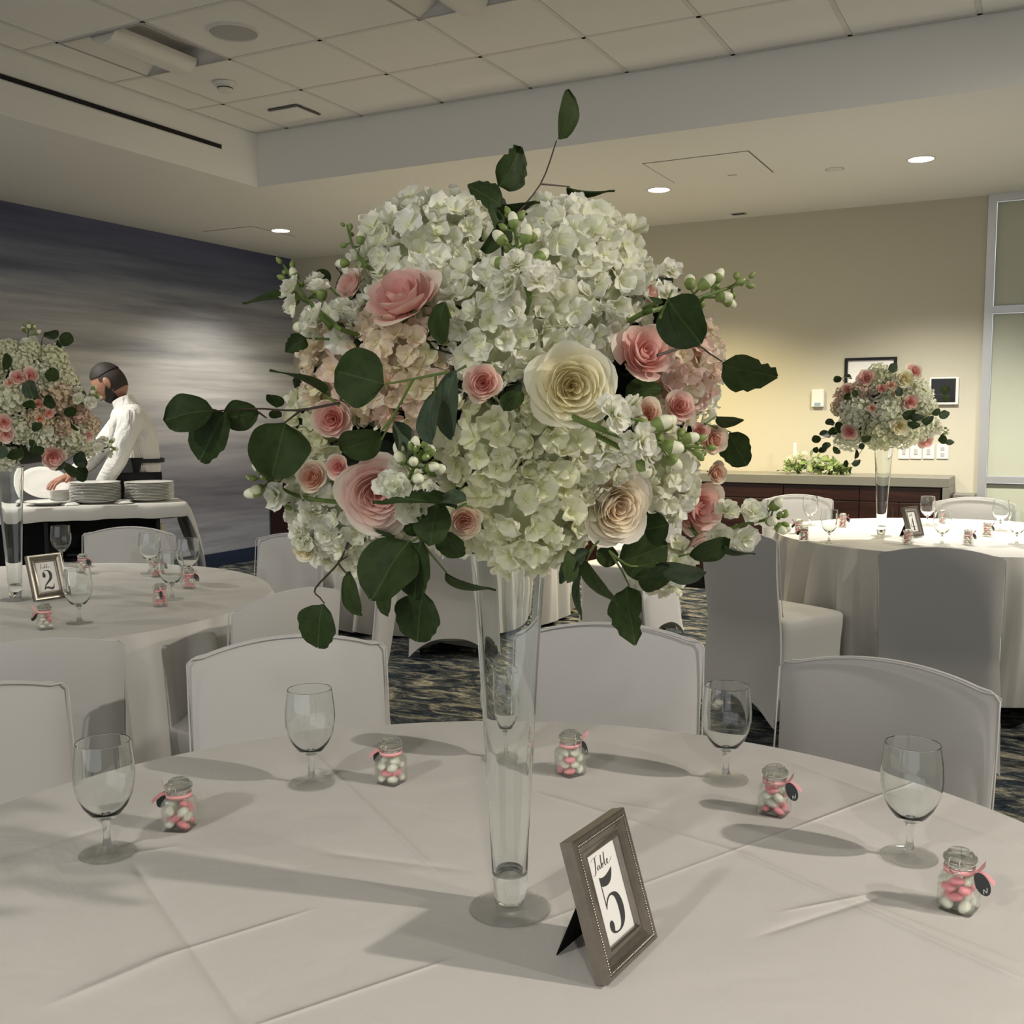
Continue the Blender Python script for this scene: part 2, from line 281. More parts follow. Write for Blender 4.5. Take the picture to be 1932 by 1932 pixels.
# ---------------------------------------------------------------- mesh builder
class MB:
    def __init__(s): s.v = []; s.f = []; s.m = []; s.g = []
    def add(s, vs, fs, M=None, mi=0, g=None):
        o = len(s.v)
        if M is None: s.v += [tuple(v) for v in vs]
        else: s.v += [tuple(M @ Vector(v)) for v in vs]
        s.f += [tuple(i + o for i in f) for f in fs]; s.m += [mi] * len(fs)
        s.g += (list(g) if g is not None else [1.0] * len(vs))
        return s
    def box(s, a, b, M=None, mi=0, bev=0):
        x0, y0, z0 = a; x1, y1, z1 = b
        if bev:
            d = bev; vs = []; 
            for z, k in ((z0, d), (z0 + d, 0), (z1 - d, 0), (z1, d)):
                vs += [(x0 + k, y0 + k * 0 + (d if 0 else 0) + k, z), (x1 - k, y0 + k, z), (x1 - k, y1 - k, z), (x0 + k, y1 - k, z)]
            fs = [(3, 2, 1, 0), (12, 13, 14, 15)]
            for r in range(3):
                for i in range(4): j = (i + 1) % 4; fs.append((r * 4 + i, r * 4 + j, r * 4 + 4 + j, r * 4 + 4 + i))
            return s.add(vs, fs, M, mi)
        vs = [(x0, y0, z0), (x1, y0, z0), (x1, y1, z0), (x0, y1, z0), (x0, y0, z1), (x1, y0, z1), (x1, y1, z1), (x0, y1, z1)]
        return s.add(vs, [(3, 2, 1, 0), (4, 5, 6, 7), (0, 1, 5, 4), (1, 2, 6, 5), (2, 3, 7, 6), (3, 0, 4, 7)], M, mi)
    def lathe(s, prof, n=32, M=None, mi=0, closed=False):
        vs = []; fs = []
        for (r, z) in prof:
            for k in range(n): a = 2 * pi * k / n; vs.append((r * cos(a), r * sin(a), z))
        R_ = len(prof)
        for i in range(R_ if closed else R_ - 1):
            i2 = (i + 1) % R_
            for k in range(n): k2 = (k + 1) % n; fs.append((i * n + k, i * n + k2, i2 * n + k2, i2 * n + k))
        if not closed:
            if prof[0][0] > 1e-6 and prof[0][0] < 0: pass
        return s.add(vs, fs, M, mi)
    def loft(s, rings, cap=True, M=None, mi=0):
        n = len(rings[0]); vs = [p for r in rings for p in r]; fs = []
        for i in range(len(rings) - 1):
            for k in range(n): k2 = (k + 1) % n; fs.append((i * n + k, i * n + k2, (i + 1) * n + k2, (i + 1) * n + k))
        if cap: fs.append(tuple(range(n))[::-1]); fs.append(tuple((len(rings) - 1) * n + k for k in range(n)))
        return s.add(vs, fs, M, mi)
    def tube(s, pts, r, n=8, M=None, mi=0):
        pts = [Vector(p) for p in pts]; rs = r if isinstance(r, (list, tuple)) else [r] * len(pts); rings = []
        prev = None
        for i, p in enumerate(pts):
            t = (pts[min(i + 1, len(pts) - 1)] - pts[max(i - 1, 0)]).normalized()
            if prev is None: prev = t.orthogonal().normalized()
            a = (prev - t * prev.dot(t)).normalized(); prev = a; b = t.cross(a)
            rings.append([tuple(p + (a * cos(2 * pi * k / n) + b * sin(2 * pi * k / n)) * rs[i]) for k in range(n)])
        return s.loft(rings, True, M, mi)
    def ball(s, c=(0, 0, 0), r=(1, 1, 1), n=12, m=8, M=None, mi=0):
        if not hasattr(r, '__len__'): r = (r, r, r)
        vs = [(c[0], c[1], c[2] - r[2])]; fs = []
        for i in range(1, m):
            t = pi * i / m
            for k in range(n): a = 2 * pi * k / n; vs.append((c[0] + r[0] * sin(t) * cos(a), c[1] + r[1] * sin(t) * sin(a), c[2] - r[2] * cos(t)))
        vs.append((c[0], c[1], c[2] + r[2])); top = len(vs) - 1
        for k in range(n): fs.append((0, 1 + (k + 1) % n, 1 + k)); fs.append((top, top - n + k, top - n + (k + 1) % n))
        for i in range(m - 2):
            for k in range(n): a = 1 + i * n + k; b = 1 + i * n + (k + 1) % n; fs.append((a, b, b + n, a + n))
        return s.add(vs, fs, M, mi)
    def mesh(s, name, mats, smooth=True, ang=None):
        me = bpy.data.meshes.new(name); me.from_pydata(s.v, [], s.f); me.update()
        for m in (mats if isinstance(mats, (list, tuple)) else [mats]): me.materials.append(m)
        if any(s.m): me.polygons.foreach_set('material_index', s.m)
        if smooth:
            me.polygons.foreach_set('use_smooth', [True] * len(me.polygons))
            if ang: me.set_sharp_from_angle(angle=radians(ang))
        if any(x != 1.0 for x in s.g):
            at = me.attributes.new('grad', 'FLOAT', 'POINT'); at.data.foreach_set('value', s.g)
        return me
    def obj(s, name, mats, parent=None, smooth=True, ang=40, M=None):
        return link(name, s.mesh(name, mats, smooth, ang), parent, M)
def link(name, data, parent=None, M=None):
    o = bpy.data.objects.new(name, data); COL.objects.link(o)
    if parent is not None: o.parent = parent
    if M is not None: o.matrix_local = M
    return o
def tag(o, label=None, cat=None, group=None, kind=None):
    if label: o['label'] = label
    if cat: o['category'] = cat
    if group: o['group'] = group
    if kind: o['kind'] = kind
    return o
def thing(name, label, cat, loc=(0, 0, 0), rz=0, group=None, M=None):
    o = bpy.data.objects.new(name, None); COL.objects.link(o); o.empty_display_size = .05
    if M is not None: o.matrix_world = M
    else: o.location = loc; o.rotation_euler = (0, 0, rz)
    return tag(o, label, cat, group)
def dup(o, parent=None):
    c = o.copy(); COL.objects.link(c)
    if parent is not None: c.parent = parent
    for ch in KIDS.get(o.name, []): dup(ch, c)
    return c
KIDS = {}
def kids_of(root):
    KIDS.clear()
    for o in COL.objects:
        if o.parent: KIDS.setdefault(o.parent.name, []).append(o)
def T(x, y, z): return Matrix.Translation((x, y, z))
def Rz(a): return Matrix.Rotation(a, 4, 'Z')
def Rx(a): return Matrix.Rotation(a, 4, 'X')
def Ry(a): return Matrix.Rotation(a, 4, 'Y')
def Sc(x, y=None, z=None): return Matrix.Diagonal((x, y if y is not None else x, z if z is not None else x, 1))
def frame(P, zaxis, spin=0, up=None):
    z = Vector(zaxis).normalized(); u = Vector(up) if up is not None else Vector((0, 0, 1))
    x = u.cross(z)
    if x.length < 1e-4: x = Vector((1, 0, 0))
    x.normalize(); y = z.cross(x)
    M = Matrix(((x.x, y.x, z.x, P[0]), (x.y, y.y, z.y, P[1]), (x.z, y.z, z.z, P[2]), (0, 0, 0, 1)))
    return M @ Rz(spin)
def struct(name, mb, m, smooth=False, parent=None):
    o = mb.obj(name, m, parent, smooth)
    if parent is None: o['kind'] = 'structure'
    return o
#==SETTING
def build_room():
    f = struct('floor', MB().box((XL - .1, YF - 3, -.1), (XR + .1, YB + .1, 0)), M_CARPET)
    wl = struct('wall_left', MB().box((XL - .15, YF - 3, 0), (XL, YB, SOFZ)), M_MURAL)
    wb = struct('wall_back', MB().box((XL - .15, YB, 0), (-.508, YB + .15, SOFZ)).box((2.3, YB, 0), (XR, YB + .15, SOFZ)), M_WALL)
    wr = struct('wall_right', MB().box((XR, YF - 3, 0), (XR + .15, YB, CEILZ)), M_WALL)
    b = struct('baseboard_left', MB().box((XL, YF, 0), (XL + .015, YB, .13)), M_NAVY)
    b = struct('baseboard_back', MB().box((-.66, YB - .015, 0), (-.508, YB, .13)).box((2.3, YB - .015, 0), (XR, YB, .13)), M_NAVY)
    # ceiling: dropped plaster soffit round a raised field of tiles
    so = MB().box((XL - .1, YF - 1.5, SOFZ), (WX, YB + .1, CEILZ + .1)).box((WX, WY, SOFZ), (WXR, YB + .1, CEILZ + .1)).box((WXR, YF - 1.5, SOFZ), (XR, YB + .1, CEILZ + .1)).box((WX, YF - 1.5, SOFZ), (WXR, YF + .02, CEILZ + .1))
    ce = struct('ceiling', so, M_PLASTER)
    # tile field
    x0, y0, s = -4.6877, 3.938, .61
    xs = [x0 + s * k for k in range(-1, 13)]; ys = [y0 + s * k for k in range(-11, 5)]
    tm = {}
    skip = {(1, 11), (4, 11)}
    for i, xa in enumerate(xs):
        for j, ya in enumerate(ys):
            a, b_ = max(xa, WX), min(xa + s, WXR); c, d = max(ya, YF), min(ya + s, WY)
            if b_ - a < .03 or d - c < .03: continue
            if (i, j) in ((1, 11), (4, 11)): continue
            key = (round(b_ - a, 3), round(d - c, 3))
            if key not in tm: tm[key] = MB().box((-key[0] / 2 + .011, -key[1] / 2 + .011, -.003), (key[0] / 2 - .011, key[1] / 2 - .011, .012), bev=.004).mesh('ceiling_tile', M_TILE, False)
            if len([1]) : 
                o = link('ceiling_tile', tm[key], ce); o.location = ((a + b_) / 2, (c + d) / 2, CEILZ + .005)
    bars = {}
    for xa in xs[1:]:
        if xa < WXR: MB().box((xa - .012, YF, CEILZ), (xa + .012, WY, CEILZ + .02)).obj('grid_bar', M_BAR, ce, False)
    for ya in ys:
        if YF < ya < WY: MB().box((WX, ya - .012, CEILZ), (WXR, ya + .012, CEILZ + .02)).obj('grid_bar', M_BAR, ce, False)
    MB().box((WX, YF, CEILZ + .105), (WXR, WY, CEILZ + .12)).obj('deck', M_BLACK, ce, False)
    # linear slot diffuser in the soffit face
    t = thing('slot_diffuser', 'long black linear air slot in the left soffit face', 'air vent', (WX, 1.5, 3.155))
    MB().box((-.002, -4.0, -.014), (.004, 3.94, .014)).obj('slot', M_BLACK, t, False)
    MB().box((0, -4.0, .014), (.006, 3.95, .019)).box((0, -4.0, -.019), (.006, 3.95, -.014)).obj('slot_trim', M_PLASTER2, t, False)
    # troffers with a central lamp basket
    for (cx, lab) in ((x0, 'recessed white ceiling troffer with round lamp basket, left of the round speaker'), (x0 + 3 * s, 'recessed white ceiling troffer cut by the top edge of the picture')):
        t = thing('ceiling_troffer', lab, 'ceiling light', (cx + s / 2, y0 + s / 2, CEILZ), 0, 'ceiling troffers')
        h = s / 2 - .012
        MB().add([(-h, -h, 0), (-.12, -h, .09), (-.12, h, .09), (-h, h, 0)], [(0, 1, 2, 3)]).add([(h, -h, 0), (h, h, 0), (.12, h, .09), (.12, -h, .09)], [(0, 1, 2, 3)]) \
            .add([(-h, -h, 0), (h, -h, 0), (.12, -h, .09), (-.12, -h, .09)], [(0, 1, 2, 3)]).add([(-h, h, 0), (h, h, 0), (.12, h, .09), (-.12, h, .09)], [(3, 2, 1, 0)]).add([(-.12, -h, .09), (.12, -h, .09), (.12, h, .09), (-.12, h, .09)], [(0, 1, 2, 3)]).obj('reflector', M_WHITE, t, False)
        rings = []
        for yy in (-h + .01, h - .01):
            rings.append([(.095 * cos(a), yy, .03 - .075 * sin(a)) for a in [pi * k / 16 for k in range(17)]])
        MB().loft(rings, True).obj('lamp_basket', M_WHITE, t, True)
        MB().box((-h - .01, -h - .01, -.004), (h + .01, -h, .01)).box((-h - .01, h, -.004), (h + .01, h + .01, .01)).box((-h - .01, -h, -.004), (-h, h, .01)).box((h, -h, -.004), (h + .01, h, .01)).obj('rim', M_GREYPL, t, False)
    p = onz(440, 60, CEILZ)
    t = thing('ceiling_speaker', 'round grey ceiling speaker set in a tile', 'speaker', (p.x, p.y, CEILZ))
    MB().lathe([(0, -.006), (.10, -.006), (.118, -.004), (.122, .002)], 40).obj('grille', M_GREYPL, t)
    MB().lathe([(.118, -.003), (.121, -.009), (.128, -.008), (.130, .004)], 40).obj('ring', M_WHITE, t)
    p = onz(424, 156, CEILZ)
    t = thing('smoke_detector', 'white round smoke detector under the ceiling tiles', 'smoke detector', (p.x, p.y, CEILZ))
    MB().lathe([(0, -.022), (.06, -.022), (.062, -.018), (.062, 0)][::-1], 32).obj('base', M_WHITE, t)
    MB().lathe([(.045, -.022), (.044, -.045), (.036, -.052), (0, -.053)], 32).obj('sensor_head', M_WHITE, t)
    MB().lathe([(.0455, -.030), (.0455, -.036)], 32).obj('vent_gap', M_BLACK, t)
    p = onz(555, 210, CEILZ)
    t = thing('air_return', 'white plaque air diffuser with dark gap near soffit corner', 'air vent', (p.x, p.y, CEILZ))
    MB().box((-.108, -.108, -.020), (.108, .108, -.010), bev=.003).obj('plaque', M_TILE, t, False)
    MB().box((-.118, -.118, -.0095), (.118, .118, -.0035)).obj('dark_gap', mat('gap_grey', (.12, .11, .10), .8), t, False)
    # fittings in the lower soffit
    def downlight(x, y, lab, col, e):
        t = thing('recessed_downlight', lab, 'ceiling light', (x, y, SOFZ), 0, 'recessed downlights')
        MB().lathe([(.088, .0), (.088, -.004), (.076, -.004), (.072, .0)], 40).obj('trim_ring', M_WHITE, t)
        mm = bpy.data.materials.new('lamp_glow'); mm.use_nodes = True; pb = mm.node_tree.nodes['Principled BSDF']
        pb.inputs['Base Color'].default_value = (1, 1, 1, 1); pb.inputs['Emission Color'].default_value = (*col, 1); pb.inputs['Emission Strength'].default_value = e
        MB().lathe([(0, -.0035), (.07, -.0035), (.074, -.002)], 40).obj('lens', mm, t)
    downlight(-2.554, 7.186, 'lit recessed downlight between bouquet top and access panel', (1, .95, .70), 9)
    downlight(-.82, 7.12, 'lit recessed downlight farthest right in the soffit', (1, .98, .90), 9)
    downlight(-5.93, 7.186, 'lit recessed downlight above the corner by the grey mural', (1, .95, .72), 9)
    def panel(c, sx, sy, lab, latch=True):
        t = thing('access_panel', lab, 'access panel', (c[0], c[1], SOFZ))
        MB().box((-sx, -sy, -.004), (sx, sy, -.001), bev=.001).obj('panel', M_PLASTER, t, False)
        MB().box((-sx - .009, -sy - .009, -.0012), (sx + .009, sy + .009, -.0004)).obj('shadow_gap', mat('gap_dark', (.20, .18, .15), .8), t, False)
        if latch: MB().box((.05, sy - .07, -.006), (.11, sy - .05, -.004)).obj('latch', M_GREYPL, t, False)
    panel((-2.05, 6.72), .33, .31, 'large flush access panel in the soffit between two downlights')
    panel((-6.27, 7.19), .26, .28, 'flush access panel beside the left downlight', False)
    for (x, y, lab) in ((1575, 319, 'small flush round smoke detector in the soffit'),):
        p = onz(x, y, SOFZ); t = thing('soffit_detector', lab, 'smoke detector', (p.x, p.y, SOFZ))
        MB().lathe([(0, -.006), (.045, -.006), (.052, 0)], 28).obj('cover', M_WHITE, t)
        MB().lathe([(.052, -.001), (.058, -.003), (.060, 0)], 28).obj('ring', M_GREYPL, t)
    p = onz(1394, 403, SOFZ); t = thing('soffit_vent', 'small grey slot plate in the soffit close to the back wall', 'air vent', (p.x, p.y, SOFZ))
    MB().box((-.06, -.04, -.004), (.06, .04, 0)).obj('plate', M_GREYPL, t, False)
    for k in range(3): MB().box((-.05, -.03 + k * .022, -.006), (.05, -.022 + k * .022, -.004)).obj('slot', M_BLACK, t, False)
    # glazed partition at the right of the back wall
    y0_, y1_ = YB - .03, YB + .05
    fr = MB()
    t = tag(fr.box((-.508, y0_, 0), (-.452, y1_, SOFZ)).box((.60, y0_, 0), (.655, y1_, SOFZ)).box((1.72, y0_, 0), (1.775, y1_, SOFZ)).box((2.245, y0_, 0), (2.30, y1_, SOFZ))
            .box((-.452, y0_, 2.91), (2.245, y1_, SOFZ)).box((-.452, y0_ + .004, 2.114), (2.245, y1_ - .004, 2.163)).box((-.452, y0_ + .004, .879), (2.245, y1_ - .004, .926)).box((-.452, y0_, 0), (2.245, y1_, .05))
            .obj('door_1', M_ALU, None, False), kind='structure')
    for (a, b_) in ((-.452, .60), (.655, 1.72), (1.775, 2.245)):
        for (c, d) in ((.05, .879), (.926, 2.114), (2.163, 2.91)):
            MB().box((a + .004, YB, c + .004), (b_ - .004, YB + .015, d - .004)).obj('pane', M_FROST, t, False)
    MB().box((.50, YB - .045, .98), (.53, YB - .03, 1.28)).obj('door_handle', M_METAL, t, False)
    # credenza along the back wall
    t = thing('credenza', 'long dark cherry credenza along the back wall', 'cabinet', (-3.7, YB - .22, 0))
    cxl, cxr, dy = XL + .02 + 3.7, -.72 + 3.7, .40
    MB().box((cxl, -.20, .10), (cxr, .215, .862)).obj('body', M_CHERRY, t, False)
    MB().box((cxl, -.16, 0), (cxr, .215, .10)).obj('plinth', M_BLACK, t, False)
    n = 11; w = (cxr - cxl) / n
    for k in range(n):
        a = cxl + k * w
        dr = MB().box((a + .004, -.218, .13), (a + w / 2 - .003, -.20, .742), bev=.002).obj('door', M_CHERRY, t, False)
        MB().box((a + w / 2 - .045, -.228, .62), (a + w / 2 - .037, -.218, .70)).obj('handle', M_DARKMETAL, dr, False)
        dr = MB().box((a + w / 2 + .003, -.218, .13), (a + w - .004, -.20, .742), bev=.002).obj('door', M_CHERRY, t, False)
        MB().box((a + w / 2 + .037, -.228, .62), (a + w / 2 + .045, -.218, .70)).obj('handle', M_DARKMETAL, dr, False)
        MB().box((a + .004, -.218, .75), (a + w - .004, -.20, .856), bev=.002).obj('drawer', M_CHERRY, t, False)
    t = thing('countertop', 'grey laminate countertop with end panel running along back wall', 'countertop', (-3.7, YB - .22, .862))
    MB().box((cxl, -.235, 0), (cxr + .055, .215, .068), bev=.003).obj('slab', M_STONE, t, False)
    MB().box((cxr + .012, -.235, -.17), (cxr + .055, .215, -.001), bev=.003).obj('end_panel', M_STONE, t, False)
    t = thing('low_ledge', 'low boxed ledge in brown-grey laminate between counter and glazed partition', 'ledge', (-.585, YB - .12, 0))
    MB().box((-.072, -.12, .77), (.072, .118, .80), bev=.003).obj('ledge_top', M_STONE, t, False)
    MB().box((-.066, -.105, .0), (.068, .118, .769)).obj('ledge_box', M_CHERRY, t, False)
    # things on the back wall
    def onwall(x, y): return ony(x, y, YB)
    a, b_ = onwall(1595, 676), onwall(1693, 676)
    t = thing('picture_frame', 'black framed picture with white mat on wall behind the right centrepiece', 'picture', ((a.x + b_.x) / 2, YB, a.z - .15))
    w = (b_.x - a.x) / 2
    MB().box((-w, -.02, -.15), (w, 0, -.13)).box((-w, -.02, .13), (w, 0, .15)).box((-w, -.02, -.13), (-w + .022, 0, .13)).box((w - .022, -.02, -.13), (w, 0, .13)).obj('frame', M_BLACK, t, False)
    MB().box((-w + .022, -.008, -.13), (w - .022, -.001, .13)).obj('mat', M_PAPER, t, False)
    MB().box((-.07, -.0095, -.06), (.07, -.008, .06)).obj('print', mat('print_grey', (.35, .36, .33), .6), t, False)
    a, b_ = onwall(1755, 712), onwall(1808, 764)
    t = thing('wall_tablet', 'white wall tablet with a black screen right of the centrepiece', 'screen', ((a.x + b_.x) / 2, YB, (a.z + b_.z) / 2))
    w, h = (b_.x - a.x) / 2, (a.z - b_.z) / 2
    MB().box((-w, -.025, -h), (w, 0, h), bev=.006).obj('housing', M_WHITE, t, False)
    MB().box((-w + .012, -.0265, -h + .02), (w - .02, -.025, h - .012)).obj('screen', mat('screen_black', (.01, .01, .01), .15), t, False)
    a, b_ = onwall(1533, 735), onwall(1555, 768)
    t = thing('thermostat', 'cream wall thermostat with a blue display left of the black frame', 'thermostat', ((a.x + b_.x) / 2, YB, (a.z + b_.z) / 2))
    w, h = (b_.x - a.x) / 2, (a.z - b_.z) / 2
    MB().box((-w, -.028, -h), (w, 0, h), bev=.005).obj('housing', M_WHITE, t, False)
    MB().box((-w * .5, -.030, -h * .85), (w * .5, -.028, -h * .5)).obj('display', mat('display_blue', (.25, .36, .45), .3), t, False)
    labs = ['square white wall plate, first of four from the left above the counter', 'white wall plate with toggle switch, second of four above the counter', 'white wall plate, third of four above the counter, behind leaves', 'cream double outlet plate, rightmost of four above the counter']
    for k, (x0p, x1p) in enumerate(((1696, 1715), (1718, 1738), (1742, 1762), (1768, 1789))):
        a, b_ = onwall(x0p, 838), onwall(x1p, 866)
        t = thing('wall_plate', labs[k], 'wall plate', ((a.x + b_.x) / 2, YB, (a.z + b_.z) / 2), 0, 'wall plates above the counter')
        w, h = (b_.x - a.x) / 2, (a.z - b_.z) / 2
        MB().box((-w, -.008, -h), (w, 0, h), bev=.002).obj('plate', M_WHITE, t, False)
        if k == 3:
            for zz in (-.022, .022): MB().box((-.014, -.011, zz - .012), (.014, -.008, zz + .012)).obj('socket', M_GREYPL, t, False)
        else: MB().box((-.012, -.012, -.022), (.012, -.008, .022), bev=.001).obj('rocker', M_GREYPL, t, False)
build_room()
#==TABLES
# ---------------------------------------------------------------- tables and chairs
TZ = .76
T5, T2, T4, T3 = (-.5928, 1.0431), (-3.2037, 2.3653), (-.4546, 5.8735), (-3.86, 6.29)
def round_table(c, R_, lab, lab2, seed, folds, m, amp=.05, hem=.10):
    t = thing('round_table', lab, 'table', (c[0], c[1], 0), seed * .7, 'round banquet tables')
    MB().lathe([(0, .715), (R_ - .02, .715), (R_ - .012, .72), (R_ - .012, .738), (R_ - .02, .745), (0, .745)], 64).obj('tabletop', mat('plywood', (.35, .25, .15), .6), t)
    for k in range(4):
        a = pi / 4 + k * pi / 2
        MB().tube([(.5 * cos(a), .5 * sin(a), .715), (.52 * cos(a), .52 * sin(a), .0)], .016, 8).obj('leg', M_DARKMETAL, t)
    r = random.Random(seed); ph = [r.random() * 2 * pi for _ in range(6)]
    mb = MB(); n = 480; rings = []
    rads = [0, .12, .3, .5, .7, .85, R_ - .03, R_ - .01, R_ - .003]
    for q in rads[1:]: rings.append([(q * cos(2 * pi * k / n), q * sin(2 * pi * k / n), TZ) for k in range(n)])
    steps = 14
    for i in range(1, steps + 1):
        t_ = i / steps; z = TZ - .004 - (TZ - hem - .004) * (t_ ** 1.0)
        ring = []
        for k in range(n):
            a = 2 * pi * k / n
            f_ = sin(folds * a + ph[0] + .7 * sin(2 * a + ph[1])) ; f_ = (abs(f_) ** .75) * (1 if f_ > 0 else -1)
            f_ += .45 * sin((folds * 1.6 // 1) * a + ph[2] + sin(3 * a + ph[3]) + 1.6 * t_)
            A = amp * (t_ ** .55)
            rr = R_ + .004 + .035 * t_ ** .6 + A * f_ * (.8 + .2 * sin(3 * a + ph[4]))
            tw = .05 * t_ * t_ * sin(5 * a + ph[5])
            ring.append((rr * cos(a + tw), rr * sin(a + tw), z + .012 * t_ * f_))
        rings.append(ring)
    mb.loft(rings, False); o = len(mb.v); mb.v.append((0, 0, TZ)); mb.g.append(1.0)
    for k in range(n): mb.f.append((o, k, (k + 1) % n)); mb.m.append(0)
    cl = mb.obj('tablecloth', m, None, True, 50); cl.location = (c[0], c[1], 0)
    tag(cl, lab2, 'tablecloth', 'round tablecloths')
    return t
round_table(T5, .896, 'round banquet table in the foreground under a creased cloth', 'pale creased tablecloth under the foreground goblets and the number 5', 3, 30, M_CLOTH1)
round_table(T2, .900, 'round banquet table at the left carrying number 2', 'cream cloth on the left table with the number 2 frame', 8, 31, M_CLOTH, .058)
round_table(T4, .900, 'round banquet table at the right carrying number 4', 'brightly lit white cloth on the right table with number 4 frame', 21, 28, M_CLOTH, .060)
round_table(T3, .900, 'round banquet table at the far back hidden behind the big bouquet', 'white cloth hanging to the floor behind the glass vase', 33, 30, M_CLOTH, .05, .02)

CHW = .228
def chair_meshes():
    """spandex covered banquet chair, origin on the floor under the seat, facing +y"""
    n = 80
    def rr(hx, y0, y1, rc):
        pts = []
        for k in range(n):
            a = 2 * pi * (k + .5) / n; e = .22
            cx = (abs(cos(a)) ** e) * (1 if cos(a) > 0 else -1); sy = (abs(sin(a)) ** e) * (1 if sin(a) > 0 else -1)
            pts.append((hx * cx, (y0 + y1) / 2 + (y1 - y0) / 2 * sy))
        return pts
    levels = 12; rings = []
    for i in range(levels + 1):
        t = i / levels
        fl = (1 - t) ** 2
        pinch = -.012 * sin(pi * min(1, t * 1.1))
        hx = CHW - .008 + .016 * fl + pinch; y0 = -.200 - .05 * fl + pinch * -.6; y1 = .235 + .025 * fl + pinch
        base = rr(hx, y0, y1, .03); ring = []
        for (x, y) in base:
            u = max(abs(x) / hx, 0); v = abs((y - (y0 + y1) / 2) / ((y1 - y0) / 2))
            mn = min(u, v)                       # 1 near the corners, small in the middle of each side
            hem = .012 + .105 * (1 - mn ** 2.6) if True else 0
            inw = .02 * (1 - mn ** 2) * fl
            z = hem * (1 - t) ** 1.3 + (.462) * t
            ring.append((x * (1 - inw), y * (1 - inw * .5), z))
        rings.append(ring)
    top = rings[-1]
    for (s, dz) in ((.97, .010), (.90, .016), (.6, .024), (.25, .027)):
        rings.append([(x * s, (y - .005) * s + .005, .462 + dz) for x, y, _ in top])
    seat = MB().loft(rings, True)
    # backrest
    nx, nz = 20, 30; bk = MB(); g = []
    def zt(x): u = x / CHW; return .836 + .042 * (1 - u * u) ** .9 + (.009 * math.exp(-((abs(u) - .94) / .045) ** 2))
    def yb(z): 
        t = (z - .44) / .43
        return (-.222 - .050 * t - .006 * sin(t * pi)) if t > 0 else -.222 - .055 * ((.44 - z) / .44) ** 1.8
    for side in (0, 1):
        for j in range(nz + 1):
            for i in range(nx + 1):
                u = -1 + 2 * i / nx; x = u * CHW; hm = .012 + .105 * (1 - abs(u) ** 2.6); zz = hm + (zt(x) - hm) * (j / nz)
                th = .021 * (1 - abs(u) ** 10 * .75) * (1 - (j / nz) ** 12 * .75)
                q = zz / .86; hw = 1 - .035 * sin(pi * min(1, max(0, (q - .45) / .55))) + (.045 * max(0, (.5 - q) / .5) ** 2 - .03 * math.exp(-((q - .5) / .12) ** 2))
                cv = .018 * (1 - u * u) * max(0, (q - .5) / .5) - .012 * (1 - u * u) * math.exp(-((q - .40) / .15) ** 2)
                y = yb(zz) - cv + (th if side else -th)
                g.append((x * hw, y, zz))
    fs = []; W_ = nx + 1; o = (nz + 1) * W_
    for j in range(nz):
        for i in range(nx):
            a = j * W_ + i; fs.append((a, a + 1, a + 1 + W_, a + W_)); b = o + a; fs.append((b, b + W_, b + W_ + 1, b + 1))
    for j in range(nz):
        a = j * W_; fs.append((a, a + W_, o + a + W_, o + a)); a = j * W_ + nx; fs.append((a + W_, a, o + a, o + a + W_))
    for i in range(nx):
        a = nz * W_ + i; fs.append((a, a + 1, o + a + 1, o + a)); fs.append((i + 1, i, o + i, o + i + 1))
    bk.add(g, fs)
    # web of stretched fabric joining back and seat at each side
    wb = MB()
    for s in (-1, 1):
        x = s * (CHW - .008); K = 10; vs = []
        for k in range(K + 1):
            a = k / K; vs.append((x, -.235 - .045 * a * .8, .455 + .30 * a)); vs.append((x * .995, -.205 + .16 * (1 - a) ** 3 - .045 * a, .468 + .30 * a))
        wb.add(vs, [(2 * k, 2 * k + 1, 2 * k + 3, 2 * k + 2) for k in range(K)])
    legs = []
    sm = MB(); pts = []
    for k in range(41):
        u = -1 + k / 20; x = u * CHW; z = zt(x); pts.append((x * .995, yb(z) - .018 * (1 - u * u) + .012, z - .003))
    sm.tube([(pts[0][0], yb(.5) + .012, .5)] + [(pts[0][0], yb(.5 + .03 * q) + .012, .5 + .03 * q) for q in range(1, 11)] + pts + [(pts[-1][0], yb(.5 + .03 * q) + .012, .5 + .03 * q) for q in range(10, -1, -1)], .0022, 5)
    global _seam
    _seam = sm.mesh('cover_seam', M_CHAIR)
    return seat.mesh('seat_cover', M_CHAIR, True, 60), bk.mesh('backrest_cover', M_CHAIR, True, 50), wb.mesh('side_web', M_CHAIR, True)
_cs, _cb, _cw = chair_meshes()
_leg = MB().tube([(0, 0, 0), (0, 0, .40)], [.014, .012], 8).mesh('leg', M_DARKMETAL)
def chair(mx, my, face, lab, grp):
    """mx,my: middle of the top of the backrest; face: heading of the seat in degrees"""
    a = radians(face); f = Vector((cos(a), sin(a), 0)); o = Vector((mx, my, 0)) + f * .30
    t = thing('banquet_chair', lab, 'chair', o, a - pi / 2, grp)
    link('backrest_cover', _cb, t); link('seat_cover', _cs, t); link('cover_seam', _seam, t)
    for (x, y) in ((-.165, -.17), (.165, -.17), (-.17, .19), (.17, .19)): link('leg', _leg, t, T(x, y, 0.002))
    return t
def chair_px(px, py, side, face, lab, grp, z=.84):
    """side +1: the pixel is the corner at the chair's own left as seen from its back"""
    P = onz(px, py, z); a = radians(face); tang = Vector((-sin(a), cos(a), 0)); m = P - tang * (side * CHW)
    return chair(m.x, m.y, face, lab, grp)
G5, G2, G4, G3 = 'chairs round the foreground table', 'chairs round the table numbered 2', 'chairs round the table numbered 4', 'chairs round the far table behind the bouquet'
chair(-1.57, 1.886, -40.5, 'white covered chair behind the second goblet from the left', G5)
